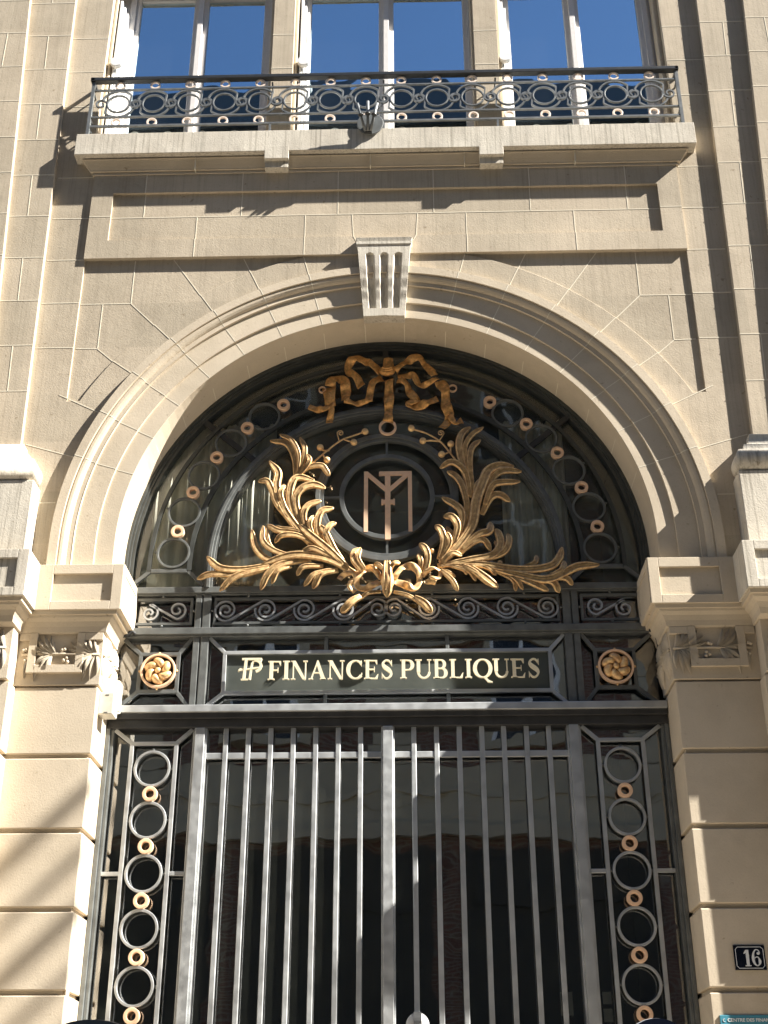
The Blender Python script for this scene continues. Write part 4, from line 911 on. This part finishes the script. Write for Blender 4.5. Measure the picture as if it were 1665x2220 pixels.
for k in range(n):
    t = k/(n-1); h.append(.0022+.0052*max(math.exp(-((t-.42)/.11)**2), math.exp(-((t-.72)/.07)**2), .9*math.exp(-((t-.03)/.06)**2)))
m.strip(P, h, -.0100, -.008); m.ball((cx+.013, -.0085, .954), .0075, 12, 8, .2); m.build('digit', 'enamel_white', NP)
# plaque
PL = thing('information_plaque', (2.05, -.01, .3), 'teal information plaque with white lettering on the right pier below the house number', 'plaque')
MB().box(1.789, 2.24, -.008, .0, .22, .640).build('plate', 'teal', PL, bevel=.002)
def sans(text, x, z, size, parent):
    cu = bpy.data.curves.new('lettering', 'FONT'); cu.body = text; cu.size = size; cu.extrude = .0006; cu.offset = .0007
    o = bpy.data.objects.new('lettering', cu); COL.objects.link(o); bpy.context.view_layer.update()
    me = bpy.data.meshes.new_from_object(o.evaluated_get(bpy.context.evaluated_depsgraph_get())); bpy.data.objects.remove(o)
    o = bpy.data.objects.new('lettering', me); COL.objects.link(o); me.materials.clear(); me.materials.append(MT['enamel_white'])
    o.parent = parent; off = ROOT[parent.name]; o.rotation_euler = (R(90), 0, 0); o.location = (x-off.x, -.0092-off.y, z+Z0-off.z)
    xs = [v.co.x for v in me.vertices]
    return o, max(xs)
o, wd = sans('CENTRE DES FINANCES PUBLIQUES', 1.828, .607, .0235, PL); o.scale.x = .40/wd
m = MB().strip(arc(1.812, .614, .007, 60, 300, 12), .0012, -.0098, -.008); m.build('emblem', 'enamel_white', PL)

# ================================================================ ACROSS THE STREET (seen in the glass, shades nothing)
OB = thing('opposite_building', (0, -16, -Z0), 'brick and stone apartment house across the street, seen only as a reflection', 'building')
yo = -15.6; HT = 21.6
m = MB().box(-40, 40, yo-8, yo, -Z0, HT); m.build('wall', 'brick', OB)
m = MB().box(-40.1, 40.1, yo, yo+.35, HT-.5, HT).box(-40, 40, yo, yo+.25, 5.1, 5.4).box(-40, 40, yo, yo+.05, 5.4, 6.55)
for k in range(6):
    for q in range(2): m.box(-40, 40, yo, yo+.10, 5.9+3.1*k+.12*q, 6.0+3.1*k+.12*q) if q == 0 and 6+3.1*k < HT-.6 else None
for x in (-15.2, -10.2, -5.2, -.2, 4.8, 9.8, 14.8):
    for k in range(40):
        z = 5.4+.40*k
        if z+.36 > HT-.5: break
        ww = .55 if k % 2 else .38; m.box(x-ww, x+ww, yo, yo+.07, z, z+.38)
m.build('stone_dressing', 'stone_far', OB)
m = MB()
for k in range(20):
    x = -39+4.0*k; m.box(x, x+3.5, yo, yo+.10, -Z0, 4.9); m.box(x+.2, x+3.3, yo+.10, yo+.16, 3.9, 4.7)
m.build('shopfront', 'interior', OB)
wproto = None
for k in range(1, 5):
    for x in (-12.7, -7.7, -2.7, 2.3, 7.3, 12.3):
        z = 3.9+3.1*k
        if wproto is None:
            f = MB().box(x-.85, x+.85, yo, yo+.12, z-.15, z).box(x-.85, x-.65, yo, yo+.11, z, z+2.1).box(x+.65, x+.85, yo, yo+.11, z, z+2.1).box(x-.85, x+.85, yo, yo+.13, z+2.1, z+2.35).build('window', 'stone_far', OB)
            c = MB().box(x-.65, x-.57, yo, yo+.08, z, z+2.1).box(x+.57, x+.65, yo, yo+.08, z, z+2.1).box(x-.05, x+.05, yo, yo+.08, z, z+2.1).box(x-.57, x+.57, yo, yo+.07, z+1.5, z+1.57).build('sash', 'white_paint', f)
            g = MB().box(x-.57, x+.57, yo, yo+.03, z, z+2.1).build('pane', 'paint_black', f)
            wproto = (f, c, g, x, z)
        else:
            f = wproto[0].copy(); COL.objects.link(f); f.parent = OB; f.location = (x-wproto[3], 0, z-wproto[4])
            for q in (1, 2): c = wproto[q].copy(); COL.objects.link(c); c.parent = f
m = MB().prism([(-40, HT), (40, HT), (39, HT+2.4), (-39, HT+2.4)], yo-7, yo-.4); m.build('roof', 'zinc', OB)
for x in (-9, -1.2, 7.5): MB().box(x-.8, x+.8, yo-3, yo-2, HT+2, HT+4).build('chimney', 'brick', OB)

# unseen tree added at right, limbs set along sun rays for the shade bars
TR = thing('shadow_tree', (10.5, -4.6, -Z0), 'tall bare tree added out of view at right to cast soft bars of shade', 'tree')
m = MB(); m.tube(crv([(10.5, -4.6, -Z0), (10.45, -4.55, 3), (10.3, -4.5, 8), (10.1, -4.5, 13), (10.2, -4.6, 16)], 6), [.24-.16*k/24 for k in range(25)], 12); m.build('trunk', 'bark', TR)
def limb(x, z, y_a, y_b, r0, dx=0, dz=0):
    n = 9; P = [(x+dx*k/(n-1)+.04*math.sin(k*1.3+x*3), y_a+(y_b-y_a)*k/(n-1), z+dz*k/(n-1)+.05*math.sin(k*1.7+z)) for k in range(n)]
    MB().tube(P, [r0*(1-.6*k/(n-1)) for k in range(n)], 8).build('branch', 'bark', TR)
TT = 2.95
for (px, pz, r_, ln) in ((-2.15, 1.72, .07, 1.5), (-2.1, 1.35, .05, 1.3), (-2.2, 1.05, .075, 1.5), (-1.95, .85, .05, 1.1), (-.85, 1.45, .06, .8), (-.55, 1.60, .045, .7), (-.62, 1.15, .05, .7), (-1.05, .85, .06, .8), (-1.2, 1.3, .055, .8), (-.3, 1.85, .05, .6), (.02, 2.0, .05, .5)):
    x, y, z = px+3.8*TT, -TT, pz-.38+3.6*TT
    limb(x, z, y-ln*.9-.5, y+ln*.16, r_*1.5, dx=.25*math.sin(px*7), dz=.02)
    MB().tube([(x, y-ln-.5, z), (10.15+(x-10.15)*.4, -4.55, z-1.0), (10.2, -4.5, z-1.8)], [r_, r_*1.2, r_*1.5], 8).build('branch', 'bark', TR)

# ================================================================ SCOOTER parked below the picture, only its mirrors reach into it
SC = thing('parked_scooter', (.11, -5.3, -Z0), 'parked black scooter whose two mirrors just reach the bottom edge of the picture', 'scooter')
def wheel(y):
    a = MB(); a.tube([(.11+.0, y, -Z0+.27)], .1) if 0 else None
    P = [(.11, y+.21*math.cos(2*math.pi*k/32), -Z0+.26+.21*math.sin(2*math.pi*k/32)) for k in range(33)]
    t_ = MB().tube(P, .05, 10, False).build('wheel', 'black_rubber', SC); MB().tube([(.06, y, -Z0+.26), (.16, y, -Z0+.26)], .12, 20).build('rim', 'iron', t_)
wheel(-4.75); wheel(-6.05)
def smooth(o): 
    md = o.modifiers.new('sub', 'SUBSURF'); md.levels = 2; md.render_levels = 2
    for p_ in o.data.polygons: p_.use_smooth = True
    return o
smooth(MB().loft([(-Z0+.32, -.06, .28, -6.35, -5.55), (-Z0+.5, -.10, .32, -6.40, -5.5), (-Z0+.70, -.06, .28, -6.35, -5.55)]).build('tail_body', 'paint_black', SC))
smooth(MB().loft([(-Z0+.70, -.05, .27, -6.3, -5.5), (-Z0+.80, -.04, .26, -6.25, -5.52)]).build('seat', 'black_rubber', SC))
smooth(MB().loft([(-Z0+.20, -.02, .24, -5.6, -5.05), (-Z0+.30, -.04, .26, -5.6, -5.0)]).build('footboard', 'paint_black', SC))
smooth(MB().loft([(-Z0+.25, -.08, .30, -5.1, -4.95), (-Z0+.7, -.14, .36, -5.05, -4.88), (-Z0+1.0, -.05, .27, -5.2, -5.02)]).build('front_shield', 'paint_black', SC))
MB().tube([(.11, -4.75, -Z0+.26), (.11, -4.95, -Z0+.6), (.11, -5.15, -Z0+1.05)], .03, 10).build('fork', 'iron', SC)
MB().tube(crv([(-.24, -5.38, -Z0+1.06), (-.08, -5.2, -Z0+1.08), (.11, -5.16, -Z0+1.08), (.30, -5.2, -Z0+1.08), (.46, -5.38, -Z0+1.06)], 6), .016, 10).build('handlebar', 'black_rubber', SC)
def mirror(cx, cz, rx, rz, x_in, mat):
    m = MB(); n = 30; out = [(cx+rx*math.cos(2*math.pi*k/n), cz+rz*math.sin(2*math.pi*k/n)*(1.0 if math.sin(2*math.pi*k/n) > 0 else 1.0)) for k in range(n)]
    m.prism(out, -5.50, -5.462); hs = m.build('mirror', 'paint_black' if mat == 'mirror' else 'iron_bar', SC, bevel=.008)
    inn = [(cx+rx*.98*math.cos(2*math.pi*k/n), cz+rz*.98*math.sin(2*math.pi*k/n)) for k in range(n)]
    MB().prism(inn, -5.503, -5.498).build('mirror_glass', mat, hs)
    MB().tube(crv([(cx, -5.47, cz-rz*.6), (cx*.85+.02, -5.42, cz-.22), (x_in, -5.25, -Z0+1.08)], 6), .007, 8).build('mirror_stalk', 'black_rubber', SC)
mirror(-.262, .110, .078, .047, -.10, 'mirror')
mirror(.492, .106, .050, .050, .30, 'enamel')
